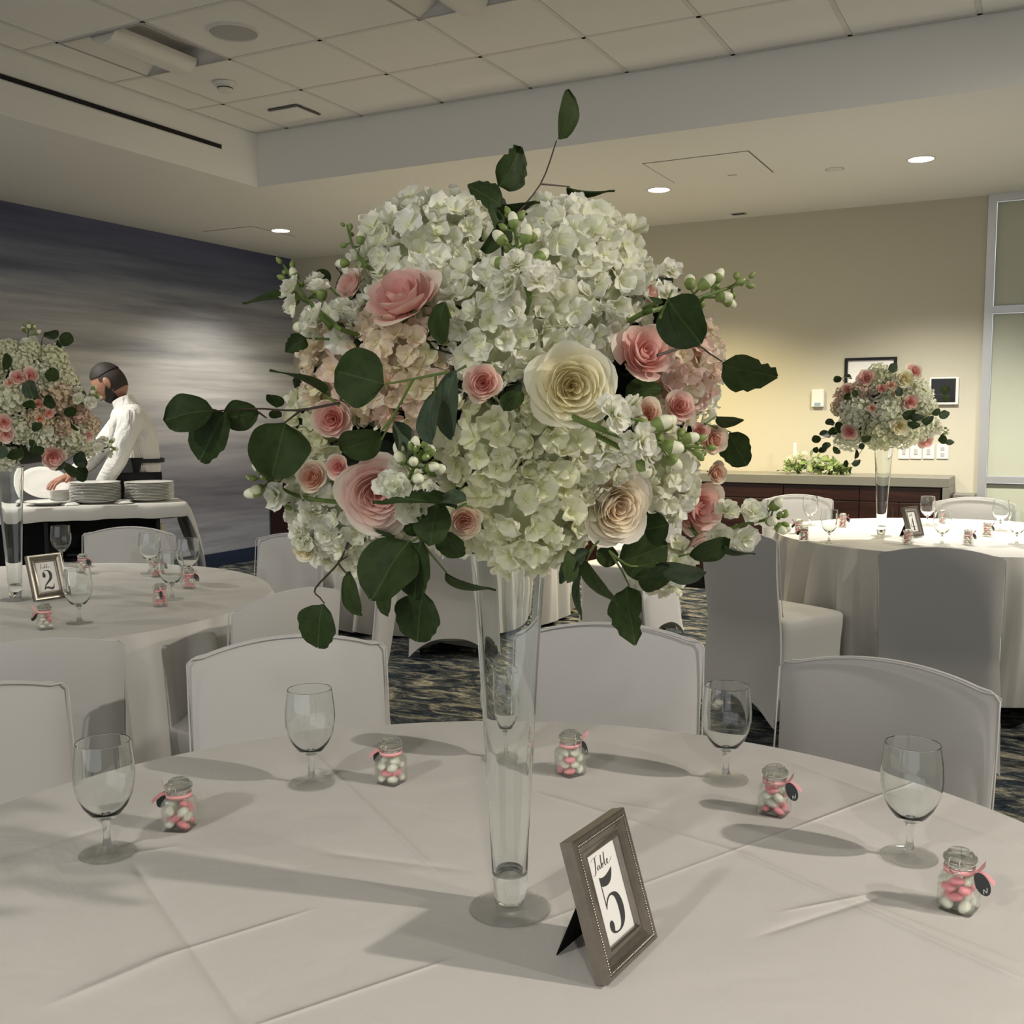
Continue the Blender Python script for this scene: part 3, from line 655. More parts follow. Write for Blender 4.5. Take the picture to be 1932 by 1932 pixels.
chair(-.95, 2.36, -77, 'white covered chair directly right of the tall glass vase', G5)
chair(-.286, 2.25, -103, 'white covered chair behind the two right goblets, tilted arched top', G5)
chair(-1.834, 1.216, -8, 'white covered chair cut by the left edge beside the left goblet', G5)
chair_px(243, 1217, -1, 152, 'grey-shaded covered chair at far left, back turned to the viewer', G2)
chair(-1.955, 2.40, 176, 'covered chair at the right side of table 2, folded ribbon-like top edge', G2)
chair(-2.02, 3.02, 208, 'covered chair in side view left of the carpet gap by the vase', G2)
chair(-2.93, 3.60, 258, 'covered chair beyond table 2, under the lower left flowers', G2)
chair(-3.81, 3.50, 290, 'covered chair in front of the plate cart', G2)
f4 = onz(1457, 1020, .84)
chair_px(1457, 1022, -1, 62, 'covered chair turned three-quarters away, left of table 4', G4)
chair_px(1655, 1046, 1, 92, 'covered chair seen squarely from behind in front of table 4', G4)
chair(-1.47, 6.80, -62, 'bright covered chair beyond table 4 below the candle arrangement', G4)
chair(-.43, 7.02, -90, 'bright covered chair beyond table 4 near the glazed partition', G4)
chair(.80, 4.55, 130, 'covered chair cut by the right edge with only its seat corner showing', G4)
chair(-3.02, 5.05, 120, 'covered chair seen from behind just left of the vase top', G3)
chair(-2.05, 6.05, 172, 'covered chair in side view below the lower right leaves', G3)
chair(-2.38, 7.12, 215, 'farthest covered chair glimpsed under the white lower right petals', G3)
#==GLASS
# ---------------------------------------------------------------- glassware
def wallprof(outer, th):
    """outer: list of (r,z) from foot up; returns closed ring profile with inner wall"""
    inner = [(max(r - th, .0005), z) for r, z in outer]
    return outer + inner[::-1]
def goblet_meshes():
    bowl = [(.0065, .050), (.013, .053), (.022, .060), (.031, .072), (.038, .088), (.0415, .104), (.042, .118), (.0408, .134), (.0388, .150), (.0374, .1622), (.0372, .1635)]
    inn = [(r - .0011 - .002 * max(0, (.075 - z) / .03), z + (.0028 if z < .07 else 0)) for r, z in bowl]
    b = MB().lathe(bowl + [(.0366, .1642)] + inn[::-1][:-1] + [(.003, .0565)], 48).mesh('bowl', M_GLASS, True, 30)
    st = MB().lathe([(.0001, .0505), (.0066, .0508), (.0058, .046), (.0048, .036), (.0050, .022), (.0075, .010), (.0095, .006)][::-1] , 24)
    ft = MB().lathe([(.0001, .0), (.0385, .0), (.0392, .0012), (.0385, .0024), (.020, .0040), (.010, .0066), (.0001, .0072)], 48)
    return b, st.mesh('stem', M_SOLID, True, 30), ft.mesh('foot', M_FOOT, True, 30)
_gb, _gs, _gf = goblet_meshes()
def goblet(p, lab, grp):
    t = thing('water_goblet', lab, 'glass', p + Vector((0, 0, .001)), rnd.random() * 6, grp)
    link('bowl', _gb, t); link('stem', _gs, t); link('foot', _gf, t)
GG5 = 'empty water goblets on the foreground table'
for (x, y, lab) in ((203, 1611, 'empty stemmed water goblet nearest the left edge'), (588, 1479, 'empty stemmed water goblet left of the vase, second from the left'),
                    (950, 1432, 'empty stemmed goblet seen through the tall glass vase'), (1369, 1472, 'empty stemmed water goblet in front of the carpet gap, right of the vase'),
                    (1715, 1618, 'empty stemmed water goblet nearest the right edge')):
    goblet(onz(x, y, TZ), lab, GG5)
for (x, y, lab) in ((117, 1064, 'goblet behind the number 2 frame on the left table'), (284, 1082, 'goblet at the back right of table 2, leftmost of three together'), (325, 1131, 'goblet in front of the pair at the back right of table 2'),
                    (357, 1097, 'goblet farthest right on table 2'), (150, 1176, 'goblet nearest the viewer on table 2, right of number 2')):
    goblet(onz(x, y, TZ), lab, 'goblets on the table numbered 2')
for (x, y, lab) in ((1460, 1001, 'goblet at the far left of table 4'), (1528, 991, 'goblet in front of the left bright chair on table 4'), (1564, 1025, 'goblet just left of the vase on table 4'),
                    (1749, 991, 'goblet behind the number 4 frame'), (1777, 1028, 'goblet in front and right of the number 4 frame'), (1887, 1001, 'goblet before the right bright chair on table 4'), (1918, 1028, 'goblet on table 4 touching the right edge')):
    goblet(onz(x, y, TZ), lab, 'goblets on the table numbered 4')

def vase_meshes():
    outer = [(.0225, .045), (.0235, .08), (.0268, .14), (.0310, .22), (.0355, .30), (.0400, .37), (.0438, .42), (.0466, .4525), (.0468, .4545)]
    inn = [(r - .0022, z) for r, z in outer]; inn[0] = (.018, .053)
    b = MB().lathe(outer + [(.0462, .456)] + inn[::-1] + [(.0001, .050)], 64).mesh('flared_body', M_GLASS, True, 30)
    st = MB().lathe([(.0001, .006), (.016, .008), (.0185, .012), (.0205, .020), (.0222, .034), (.0226, .0448), (.0218, .049), (.0001, .049)], 40).mesh('thick_base', M_SOLID, True, 30)
    ft = MB().lathe([(.0001, 0), (.0505, 0), (.0518, .0016), (.0505, .0034), (.036, .0052), (.022, .0075), (.012, .009), (.0001, .0095)], 64).mesh('foot', M_FOOT, True, 30)
    return b, st, ft
_vb, _vs, _vf = vase_meshes()
def vase(p, lab):
    t = thing('trumpet_vase', lab, 'vase', p + Vector((0, 0, .001)), 0, 'tall trumpet vases')
    link('flared_body', _vb, t); link('thick_base', _vs, t); link('foot', _vf, t)
V5, V2, V4 = onz(962, 1717, TZ), onz(30, 1132, TZ), onz(1662, 1012, TZ)
vase(V5, 'tall clear trumpet vase in the foreground holding the large bouquet')
vase(V2, 'tall clear trumpet vase on table 2 beside its number frame')
vase(V4, 'tall clear trumpet vase in the middle of table 4')

# ---------------------------------------------------------------- favour jars
M_CW = mat('almond_white', (.74, .74, .64), .35)
M_CP = mat('almond_pink', (.80, .30, .34), .35)
M_RUB = mat('rubber_seal', (.45, .43, .38), .5)
_alW = MB().ball((0, 0, 0), (.0078, .0060, .0052), 14, 10).mesh('sugared_almond', M_CW)
_alP = MB().ball((0, 0, 0), (.0098, .0062, .0050), 14, 10).mesh('sugared_almond', M_CP)
def sqring(h, z, e=.28, n=40, cx=0):
    return [((abs(cos(a)) ** e) * (1 if cos(a) > 0 else -1) * h, (abs(sin(a)) ** e) * (1 if sin(a) > 0 else -1) * h, z) for a in [2 * pi * (k + .5) / n for k in range(n)]]
def circ_(r, z, n=40): return [(r * cos(2 * pi * (k + .5) / n), r * sin(2 * pi * (k + .5) / n), z) for k in range(n)]
def blend(h, r, t, z):
    A, B = sqring(h, z), circ_(r, z); return [tuple(a[i] * (1 - t) + b[i] * t for i in range(3)) for a, b in zip(A, B)]
def jar_meshes():
    out = [sqring(.0195, .0), sqring(.0215, .0025), sqring(.0218, .040), blend(.0212, .0208, .35, .045), blend(.019, .0185, .8, .0495), circ_(.0172, .0525), circ_(.0172, .0600)]
    inn = [blend(.01, .0150, 1, .0600), blend(.01, .0150, 1, .0520), blend(.017, .0165, .8, .0480), blend(.0192, .0188, .35, .0440), sqring(.0198, .039), sqring(.0196, .0065), sqring(.004, .0055)]
    body = MB().loft(out + inn, True).mesh('glass_body', M_GLASSJ, True, 50)
    lid = MB().lathe([(.0001, .0625), (.0160, .0625), (.0195, .0632), (.0205, .0655), (.0200, .0690), (.0165, .0712), (.0150, .0745), (.0125, .0765), (.0090, .0755), (.0001, .0735)], 40).mesh('glass_lid', M_LID, True, 30)
    seal = MB().lathe([(.0165, .0602), (.0182, .0606), (.0182, .0622), (.0165, .0626)], 40).mesh('rubber_seal', M_RUB)
    wire = MB()
    c = [(.0182 * cos(a), .0182 * sin(a), .0575) for a in [2 * pi * k / 24 for k in range(25)]]; wire.tube(c, .0007, 6)
    for s in (-1, 1):
        wire.tube([(s * .006, -.0182, .0560), (s * .0065, -.0212, .0600), (s * .0065, -.0222, .0665), (s * .006, -.0205, .0705), (s * .005, -.0165, .0725)], .0008, 6)
        wire.tube([(s * .005, .0182, .058), (s * .005, .0205, .064), (s * .005, .019, .070)], .0008, 6)
    wire.tube([(-.006, -.0222, .0655), (.006, -.0222, .0655)], .0009, 6).tube([(-.006, -.0185, .0545), (0, -.0215, .052), (.006, -.0185, .0545)], .0008, 6)
    wm = wire.mesh('wire_clasp', M_METAL)
    rib = MB().lathe([(.0176, .0505), (.0192, .0500), (.0194, .0560), (.0178, .0562)], 40, closed=True)
    rm = rib.mesh('ribbon_band', M_PINKRIB)
    bow = MB()   # two ribbon tails and a knot at +x
    bow.ball((.0200, 0, .0535), (.0028, .0032, .0032), 10, 8)
    def strip(pts, w):
        vs = []; 
        for p, wd in pts: vs += [(p[0], p[1] - wd * .25, p[2] - wd), (p[0], p[1] + wd * .25, p[2] + wd)]
        bow.add(vs, [(2 * k, 2 * k + 1, 2 * k + 3, 2 * k + 2) for k in range(len(pts) - 1)])
        bow.add([(x + .0003, y, z) for x, y, z in vs], [(2 * k, 2 * k + 2, 2 * k + 3, 2 * k + 1) for k in range(len(pts) - 1)])
    strip([((.0205, 0, .054), .0018), ((.026, -.004, .061), .0032), ((.031, -.008, .068), .0036), ((.033, -.010, .072), .0030)], .003)
    strip([((.0205, 0, .053), .0018), ((.028, .003, .052), .0034), ((.035, .006, .046), .0036), ((.040, .008, .041), .0028)], .003)
    bm_ = bow.mesh('ribbon_bow', M_PINKRIB)
    # oval tag, dark face
    n = 28; vs = []; 
    for s in (-1, 1):
        for k in range(n): a = 2 * pi * k / n; vs.append((.0085 * cos(a) , s * .0004, .0145 * sin(a)))
    fs = [tuple(range(n)), tuple(range(2 * n - 1, n - 1, -1))] + [(k, n + k, n + (k + 1) % n, (k + 1) % n) for k in range(n)]
    tg = MB().add(vs, fs, T(.0285, -.004, .0415) @ Ry(radians(-28)) @ Rz(radians(20)))
    tm = tg.mesh('oval_tag', mat('tag_black', (.02, .025, .026), .5), False)
    # scribed letter stroke on the tag
    lt = MB(); q = T(.0285, -.004, .0415) @ Ry(radians(-28)) @ Rz(radians(20))
    for (a, b) in (((-.003, -.011), (-.001, -.006)), ((-.001, -.006), (.0008, -.011)), ((.0008, -.011), (.0035, -.0055))):
        lt.tube([(a[0], -.0007, a[1]), (b[0], -.0007, b[1])], .0004, 5, q)
    lm = lt.mesh('tag_lettering', M_PAPER)
    return body, lid, seal, wm, rm, bm_, tm, lm
JM = jar_meshes(); JN = ['glass_body', 'glass_lid', 'rubber_seal', 'wire_clasp', 'ribbon_band', 'ribbon_bow', 'oval_tag', 'tag_lettering']
def jar(p, yaw, lab, clab, grp, detail=True, seed=0):
    t = thing('favour_jar', lab, 'jar', p, yaw, grp)
    for n_, m_ in zip(JN[:7], JM[:7]):
        o = link(n_, m_, t)
        if n_ == 'oval_tag': link(JN[7], JM[7], o)
    r = random.Random(seed)
    M = T(*p) @ Rz(yaw)
    placed = []
    spots = []
    lay = [(.0115, [(-.0115, -.0118), (.0115, -.0115), (-.0115, .0115), (.0115, .0118)]), (.0215, [(0, -.0125), (.0125, .0), (0, .0125), (-.0125, 0)]),
           (.0315, [(-.0112, -.0115), (.0112, -.0112), (-.0112, .0112), (.0112, .0115)]), (.0410, [(0, -.0105), (.0108, .001), (-.0100, .002)])]
    mb = None
    if not detail: mb = [MB(), MB()]
    for li, (z, ps) in enumerate(lay):
        lw_ = ('bottom layer', 'second layer', 'third layer', 'top layer')[li]
        for (x, y) in ps:
            pink = r.random() < .42
            me = _alP if pink else _alW
            along = atan2(y, x) + pi / 2 + r.uniform(-.35, .35)
            Mx = M @ T(x * .93, y * .93, z - .002) @ Rz(along) @ Ry(r.uniform(-.7, .7)) @ Rx(r.uniform(-.4, .4)) @ Sc(1.02 if pink else 1.18)
            if detail:
                o = link('sugared_almond', me); o.matrix_world = Mx
                dv = Mx.translation - p; a_, b_ = dv.dot(RT), dv.dot(FW)
                sd = ('left' if a_ < 0 else 'right') if abs(a_) > abs(b_) * 1.6 else ('front' if b_ < 0 else 'back') if abs(b_) > abs(a_) * 1.6 else ('front ' if b_ < 0 else 'back ') + ('left' if a_ < 0 else 'right')
                tag(o, ('pink' if pink else 'white') + ' sugared almond, ' + lw_ + ' ' + sd + ', ' + clab, 'candy', ('pink' if pink else 'white') + ' almonds, ' + lw_ + ' ' + clab)
            else: mb[0].ball((x * .93, y * .93, z), (.0072, .006, .0052), 8, 6, None, 1 if pink else 0)
    if not detail:
        o = mb[0].obj('sugared_almonds', [M_CW, M_CP], t); o['kind'] = 'stuff'
JG = 'favour jars on the foreground table'
jar(onz(340, 1562, TZ), radians(198), 'favour jar of almonds right of the left goblet, tag at its left', 'in the leftmost foreground jar', JG, True, 1)
jar(onz(738, 1476, TZ), radians(178), 'favour jar of mostly white almonds left of the vase', 'in the foreground jar left of the vase', JG, True, 2)
jar(onz(1076, 1460, TZ), radians(65), 'favour jar just right of the tall vase, near the far table edge', 'in the foreground jar just right of the vase', JG, True, 3)
jar(onz(1461, 1534, TZ), radians(-8), 'favour jar between the two right goblets', 'in the foreground jar between the right goblets', JG, True, 4)
jar(onz(1808, 1714, TZ), radians(-14), 'largest-looking favour jar at the right edge with black tag', 'in the foreground jar at the right edge', JG, True, 5)
for k, (x, y, lab) in enumerate(((86, 1187, 'favour jar left of the nearest goblet on table 2'), (157, 1080, 'favour jar right of the number 2 frame'), (303, 1144, 'favour jar left of the front goblet on table 2'), (357, 1110, 'favour jar under the rightmost goblet of table 2'), (296, 1088, 'favour jar half hidden among the three goblets of table 2'))):
    jar(onz(x, y, TZ), radians((250, 20, -30, 30, 60)[k]), lab, '', 'favour jars on the table numbered 2', False, 10 + k)
for k, (x, y, lab) in enumerate(((1517, 1021, 'favour jar below the candle arrangement on table 4'), (1590, 994, 'favour jar at the back of table 4 left of its vase'), (1713, 1028, 'favour jar in front of the number 4 frame'), (1826, 1028, 'favour jar right of the front goblet on table 4'),
                                 (1862, 1012, 'favour jar right of centre on table 4, left of the last goblets'), (1777, 987, 'favour jar at the back of table 4 behind a goblet'), (1507, 1006, 'favour jar at the left rim of table 4 behind another jar'))):
    jar(onz(x, y, TZ), radians((180, 0, 250, 20, 30, 60, 200)[k]), lab, '', 'favour jars on the table numbered 4', False, 20 + k)

# ---------------------------------------------------------------- number frames
def bez(pts, n=8):
    """poly of cubic bezier pieces: [p0, (c1, c2, p1), ...] ; plain points are straight"""
    out = [pts[0]]
    for s in pts[1:]:
        if len(s) == 2 and not hasattr(s[0], '__len__'): out.append(s); continue
        p0 = out[-1]; c1, c2, p1 = s
        for k in range(1, n + 1):
            t = k / n; u = 1 - t
            out.append(tuple(u ** 3 * p0[i] + 3 * u * u * t * c1[i] + 3 * u * t * t * c2[i] + t ** 3 * p1[i] for i in (0, 1)))
    return out
GL = {
 '5': [bez([(.13, .985), ((.30, .93), (.55, .94), (.86, 1.03)), ((.78, .86), (.62, .78), (.42, .79)), ((.30, .795), (.22, .81), (.165, .83)), (.165, .52),
            ((.26, .62), (.38, .65), (.52, .645)), ((.84, .64), (.98, .50), (.98, .32)), ((.98, .12), (.80, -.005), (.46, -.005)), ((.22, -.005), (.07, .06), (.07, .15)),
            ((.07, .21), (.12, .245), (.18, .245)), ((.25, .245), (.30, .205), (.30, .15)), ((.30, .10), (.26, .07), (.27, .055)), ((.30, .035), (.38, .025), (.46, .025)),
            ((.64, .025), (.71, .12), (.71, .32)), ((.71, .52), (.62, .61), (.46, .61)), ((.34, .61), (.22, .54), (.15, .44)), (.13, .45)])],
 '2': [bez([(.10, .72), ((.10, .88), (.25, 1.0), (.50, 1.0)), ((.80, 1.0), (.93, .87), (.93, .70)), ((.93, .52), (.72, .42), (.45, .30)), ((.30, .23), (.20, .17), (.17, .10)),
            ((.30, .17), (.42, .155), (.56, .11)), ((.72, .06), (.88, .07), (.91, .27)), (.95, .27), ((.95, .05), (.90, -.03), (.72, -.03)), ((.52, -.03), (.42, .05), (.28, .05)), ((.18, .05), (.12, .02), (.09, -.02)), (.05, -.02),
            ((.07, .18), (.22, .27), (.38, .38)), ((.58, .50), (.67, .58), (.67, .72)), ((.67, .88), (.60, .97), (.46, .97)), ((.34, .97), (.26, .93), (.22, .88)), ((.28, .90), (.37, .84), (.37, .74)), ((.37, .66), (.31, .61), (.23, .61)), ((.15, .61), (.10, .66), (.10, .72))])],
 '4': [[(.60, 1.0), (.66, 1.0), (.70, .30), (.97, .30), (.97, .26), (.70, .26), (.70, .05), (.86, .03), (.86, 0), (.30, 0), (.30, .03), (.46, .05), (.46, .26), (.02, .26), (.02, .30)], ],
}
HOLE4 = [(.46, .78), (.46, .30), (.08, .30)]
def flat(mb, poly, M, z=0.0):
    vs = [Vector((x, y, 0)) for x, y in poly]; tr = tessellate_polygon([vs])
    mb.add([(v.x, v.y, z) for v in vs], [t for t in tr], M)
def stroke(mb, pts, w, M, z=0):
    """calligraphic stroke: pen held at 45 degrees"""
    p = bez(pts, 7); vs = []
    for i, q in enumerate(p):
        a = p[max(0, i - 1)]; b = p[min(len(p) - 1, i + 1)]; d = Vector((b[0] - a[0], b[1] - a[1])).normalized() if a != b else Vector((1, 0))
        ww = w * (.35 + .9 * max(0, -d.y)); nrm = Vector((-d.y, d.x)) * ww
        vs += [(q[0] + nrm.x, q[1] + nrm.y, z), (q[0] - nrm.x, q[1] - nrm.y, z)]
    mb.add(vs, [(2 * k, 2 * k + 1, 2 * k + 3, 2 * k + 2) for k in range(len(p) - 1)], M)
TABLEW = [  # the word Table in a joined script, unit: x-height .28
 [(-.02, .80), ((.10, .98), (.35, .90), (.62, .98))], [(.36, .93), ((.32, .60), (.28, .30), (.20, .02)), ((.16, -.14), (.02, -.22), (-.10, -.12))],
 [(.62, .30), ((.50, .36), (.40, .20), (.43, .06)), ((.46, -.04), (.58, .04), (.64, .28)), ((.62, .12), (.62, 0), (.70, .02)), ((.78, .10), (.88, .50), (.92, .86))],
 [(.92, .86), ((.84, .60), (.80, .20), (.82, .04)), ((.90, -.04), (1.0, .10), (.98, .24)), ((.96, .32), (.88, .24), (.86, .14))],
 [(1.0, .18), ((1.12, .30), (1.24, .70), (1.24, .90))], [(1.24, .90), ((1.16, .70), (1.10, .20), (1.14, .03)), ((1.20, -.02), (1.28, .06), (1.34, .14))],
 [(1.34, .14), ((1.46, .20), (1.50, .34), (1.42, .36)), ((1.32, .32), (1.32, .06), (1.42, .02)), ((1.54, .0), (1.66, .14), (1.86, .30))]]
def number_frame(pA, pB, ch, lab, hgt=.157, lean=radians(17), grp='table number frames'):
    """pA,pB: bottom-left and bottom-right of the front face on the cloth"""
    A, B = pA, pB; x = (B - A).normalized(); w = .1235; n = Vector((x.y, -x.x, 0))          # n points out of the picture side
    up = (Vector((0, 0, 1)) * cos(lean) - n * sin(lean)).normalized(); nn = x.cross(up)
    c = (A + B) / 2 + Vector((0, 0, .001 + .018 * sin(lean)))
    M = Matrix(((x.x, up.x, nn.x, c.x), (x.y, up.y, nn.y, c.y), (x.z, up.z, nn.z, c.z), (0, 0, 0, 1)))
    t = thing('number_frame', lab, 'picture frame', group=grp, M=M)
    mb = MB(); b = .0275                                  # border width; profile: outer lip, bead step, scoop, inner lip
    prof = [(0, -.018), (0, -.002), (.002, 0), (.0055, 0), (.0065, -.0012), (.009, -.0010), (.012, -.0045), (.018, -.0065), (.0225, -.0045), (.0255, -.0040), (b, -.0070), (b, -.012)]
    rings = []
    for (i, z) in prof: rings.append([(-w / 2 + i, i, z), (w / 2 - i, i, z), (w / 2 - i, hgt - i, z), (-w / 2 + i, hgt - i, z)])
    mb.loft(rings, False); mb.obj('moulding', M_PEWTER, t, True, 20)
    bd = MB(); e = .0078; per = []
    st = .0030
    k = 0; L1, L2 = w - 2 * e, hgt - 2 * e; n1, n2 = int(L1 / st), int(L2 / st)
    for i in range(n1): per += [(-w / 2 + e + L1 * i / n1, e), (w / 2 - e - L1 * i / n1, hgt - e)]
    for i in range(n2): per += [(w / 2 - e, e + L2 * i / n2), (-w / 2 + e, hgt - e - L2 * i / n2)]
    for (a, c_) in per: bd.ball((a, c_, -.0004), .00115, 6, 4)
    o = bd.obj('beading', mat('pewter_bead', (.42, .39, .34), .3, metal=.9), t); o['kind'] = 'stuff'
    MB().box((-w / 2 + .004, .004, -.0175), (w / 2 - .004, hgt - .004, -.0125)).obj('backboard', M_VELVET, t, False)
    cd = MB().box((-w / 2 + b - .002, b - .002, -.0122), (w / 2 - b + .002, hgt - b + .002, -.0105)).obj('card', M_PAPER, t, False)
    cw, chh = w - 2 * b, hgt - 2 * b
    g = MB(); gw, gh = .042, .067; X0, Y0 = -gw / 2 + .001, b + .007
    Mg = T(X0, Y0, -.0101) @ Sc(gw, gh, 1)
    if ch == '4':
        o4 = GL['4'][0]; poly = [Vector((x_, y_, 0)) for x_, y_ in o4]; hole = [Vector((x_, y_, 0)) for x_, y_ in HOLE4]
        tr = tessellate_polygon([poly, hole]); g.add([(v.x, v.y, 0) for v in poly + hole], [tuple(q) for q in tr], Mg)
    else: flat(g, GL[ch][0], Mg)
    g.obj('numeral', M_INK, cd, False)
    s = MB(); Mt = T(-cw / 2 + .012, hgt - b - .0215, -.0101) @ Sc(.0240, .0165, 1)
    for st_ in TABLEW: stroke(s, st_, .030, Mt)
    s.obj('script_word', M_INK, cd, False)
    # easel leg
    P0 = Vector((0, hgt * .66, -.0185)); W2L = M.inverted()
    foot = c - n * .085 - Vector((0, 0, c.z - TZ - .0015)); F = W2L @ foot
    hw = .029; vs = []
    for (q, ww) in ((P0, hw * .7), (F, hw)):
        vs += [(q.x - ww, q.y, q.z), (q.x + ww, q.y, q.z), (q.x + ww, q.y, q.z - .002), (q.x - ww, q.y, q.z - .002)]
    MB().add(vs, [(0, 1, 5, 4), (1, 2, 6, 5), (2, 3, 7, 6), (3, 0, 4, 7), (3, 2, 1, 0), (4, 5, 6, 7)]).obj('easel_leg', M_VELVET, t, False)
    return t
number_frame(onz(1150, 1870, TZ), onz(1243, 1779, TZ), '5', 'beaded pewter frame on the foreground cloth showing Table 5')
A2 = onz(68, 1137, TZ); number_frame(A2, A2 + Vector((.02, .12, 0)).normalized() * .1235, '2', 'beaded pewter frame beside the left vase showing number 2')
A4 = onz(1718, 1016, TZ); number_frame(A4, A4 + Vector((.055, .11, 0)).normalized() * .1235, '4', 'beaded pewter frame on the right table showing number 4')
#==FLOWERS
# ---------------------------------------------------------------- flower prototypes
def petal_grid(W_, H_, nu=5, nv=5, cup=.25, wav=.05, seed=0, tipn=0, base=.18):
    """flat petal in xy growing along +y from the origin, z up is its inner face"""
    r = random.Random(seed); ph = r.uniform(0, 6); vs = []; g = []
    for j in range(nv + 1):
        v = j / nv
        wd = W_ * (base + (1 - base) * sin(min(1, v * 1.25) * pi / 2)) * (1 - max(0, v - .55) ** 2 * 1.1)
        for i in range(nu + 1):
            u = -1 + 2 * i / nu
            y = H_ * v * (1 - .20 * u * u * v) + (tipn * H_ * (1 - abs(u)) * v ** 3)
            z = cup * H_ * (u * u * .6 + v * v * .35) + wav * H_ * v * sin(ph + u * 4 + v * 2)
            vs.append((wd * u * .5, y, z)); g.append(v)
    W1 = nu + 1
    fs = [(j * W1 + i, j * W1 + i + 1, (j + 1) * W1 + i + 1, (j + 1) * W1 + i) for j in range(nv) for i in range(nu)]
    return vs, fs, g
def floret(seed, R_=.0135, lo=False, mb=None, M=None, np_=4, ser=True, tilt=None):
    """four-petalled hydrangea floret facing +z"""
    r = random.Random(seed); mb = mb or MB(); k0 = r.uniform(0, 6)
    for k in range(np_):
        a = k0 + k * 2 * pi / np_ + r.uniform(-.2, .2)
        vs, fs, g = petal_grid(R_ * r.uniform(1.2, 1.6), R_ * r.uniform(.88, 1.15), 3 if lo else 6, 3 if lo else 5, r.uniform(.0, .6), r.uniform(.06, .24), seed * 7 + k, 0, .22)
        if ser and not lo:       # slightly toothed rim
            W1 = 7
            for i in range(W1): x, y, z = vs[5 * W1 + i]; q = r.uniform(-.07, .05) * R_; vs[5 * W1 + i] = (x * (1 + q * 3), y + q, z + r.uniform(-.04, .04) * R_)
        T_ = Rz(a) @ Rx(r.uniform(-.15, .85) if tilt is None else tilt + r.uniform(-.12, .12)) @ T(0, R_ * .02, 0)
        mb.add(vs, fs, (M @ T_) if M else T_, 0, g)
    mb.ball((0, 0, R_ * .04), (R_ * .10, R_ * .10, R_ * .08), 6 if lo else 8, 3 if lo else 4, M, 0); 
    nb = len(mb.v) - len(mb.g)
    return mb
FLOR = [floret(100 + k) for k in range(10)]
STOCKF = []
for k in range(5):
    mb = MB(); r_ = random.Random(k)
    for lay in range(3):
        floret(500 + k * 9 + lay, .0135 - .0025 * lay, False, mb, T(0, 0, .0018 * lay) @ Rz(lay * .8), 5 if lay == 0 else 4, True, .15 + .38 * lay)
    STOCKF.append(mb)
def meshes_of(protos, name, m): return [p.mesh(name, m, True) for p in protos]
_FM = {}
def floret_meshes(mname):
    if mname not in _FM: _FM[mname] = meshes_of(FLOR, 'floret', MATS[mname])
    return _FM[mname]
def hydrangea(P, axis, rad, mname, lab, grp='hydrangea heads of the foreground bouquet', n=None, flat_=.82, fsz=1.0, seed=0, cov=.62, core='w'):
    r = random.Random(seed + 5); M = frame(P, axis, r.uniform(0, 6))
    t = thing('hydrangea', lab, 'flower', group=grp, M=M)
    MB().ball((0, 0, -rad * .10), (rad * .76, rad * .76, rad * flat_ * .74), 20, 12).obj('flower_core', M_CORES[core], t)
    ms = floret_meshes(mname)
    R0 = .0133 * fsz
    n = n or int(2 * pi * rad * rad * 1.25 / (R0 * R0 * 1.9))
    ga = pi * (3 - sqrt(5))
    for k in range(n):
        z = 1 - (k + .5) / n * 2 * cov; s = sqrt(max(0, 1 - z * z)); a = k * ga + r.uniform(-.15, .15)
        d = Vector((s * cos(a), s * sin(a), z)); q = rad * r.uniform(.90, 1.06)
        # lumpy head: some groups of florets stand proud
        q *= 1 + .05 * sin(5 * a + 3 * z * 2 + seed)
        p = Vector((d.x * q, d.y * q, d.z * q * flat_))
        nrm = (Vector((d.x, d.y, d.z / flat_)).normalized() + Vector((r.uniform(-1, 1), r.uniform(-1, 1), r.uniform(-1, 1))) * .62).normalized()
        F = frame(p, nrm, r.uniform(0, 6), (0, .3, 1)) @ Sc(fsz * r.uniform(.85, 1.2))
        link('floret', ms[r.randrange(len(ms))], t, F)
    MB().tube([(0, 0, -rad * .6), (0, 0, -rad * .9 - .05)], .004, 6).obj('stem', M_STEMG, t)
    return t
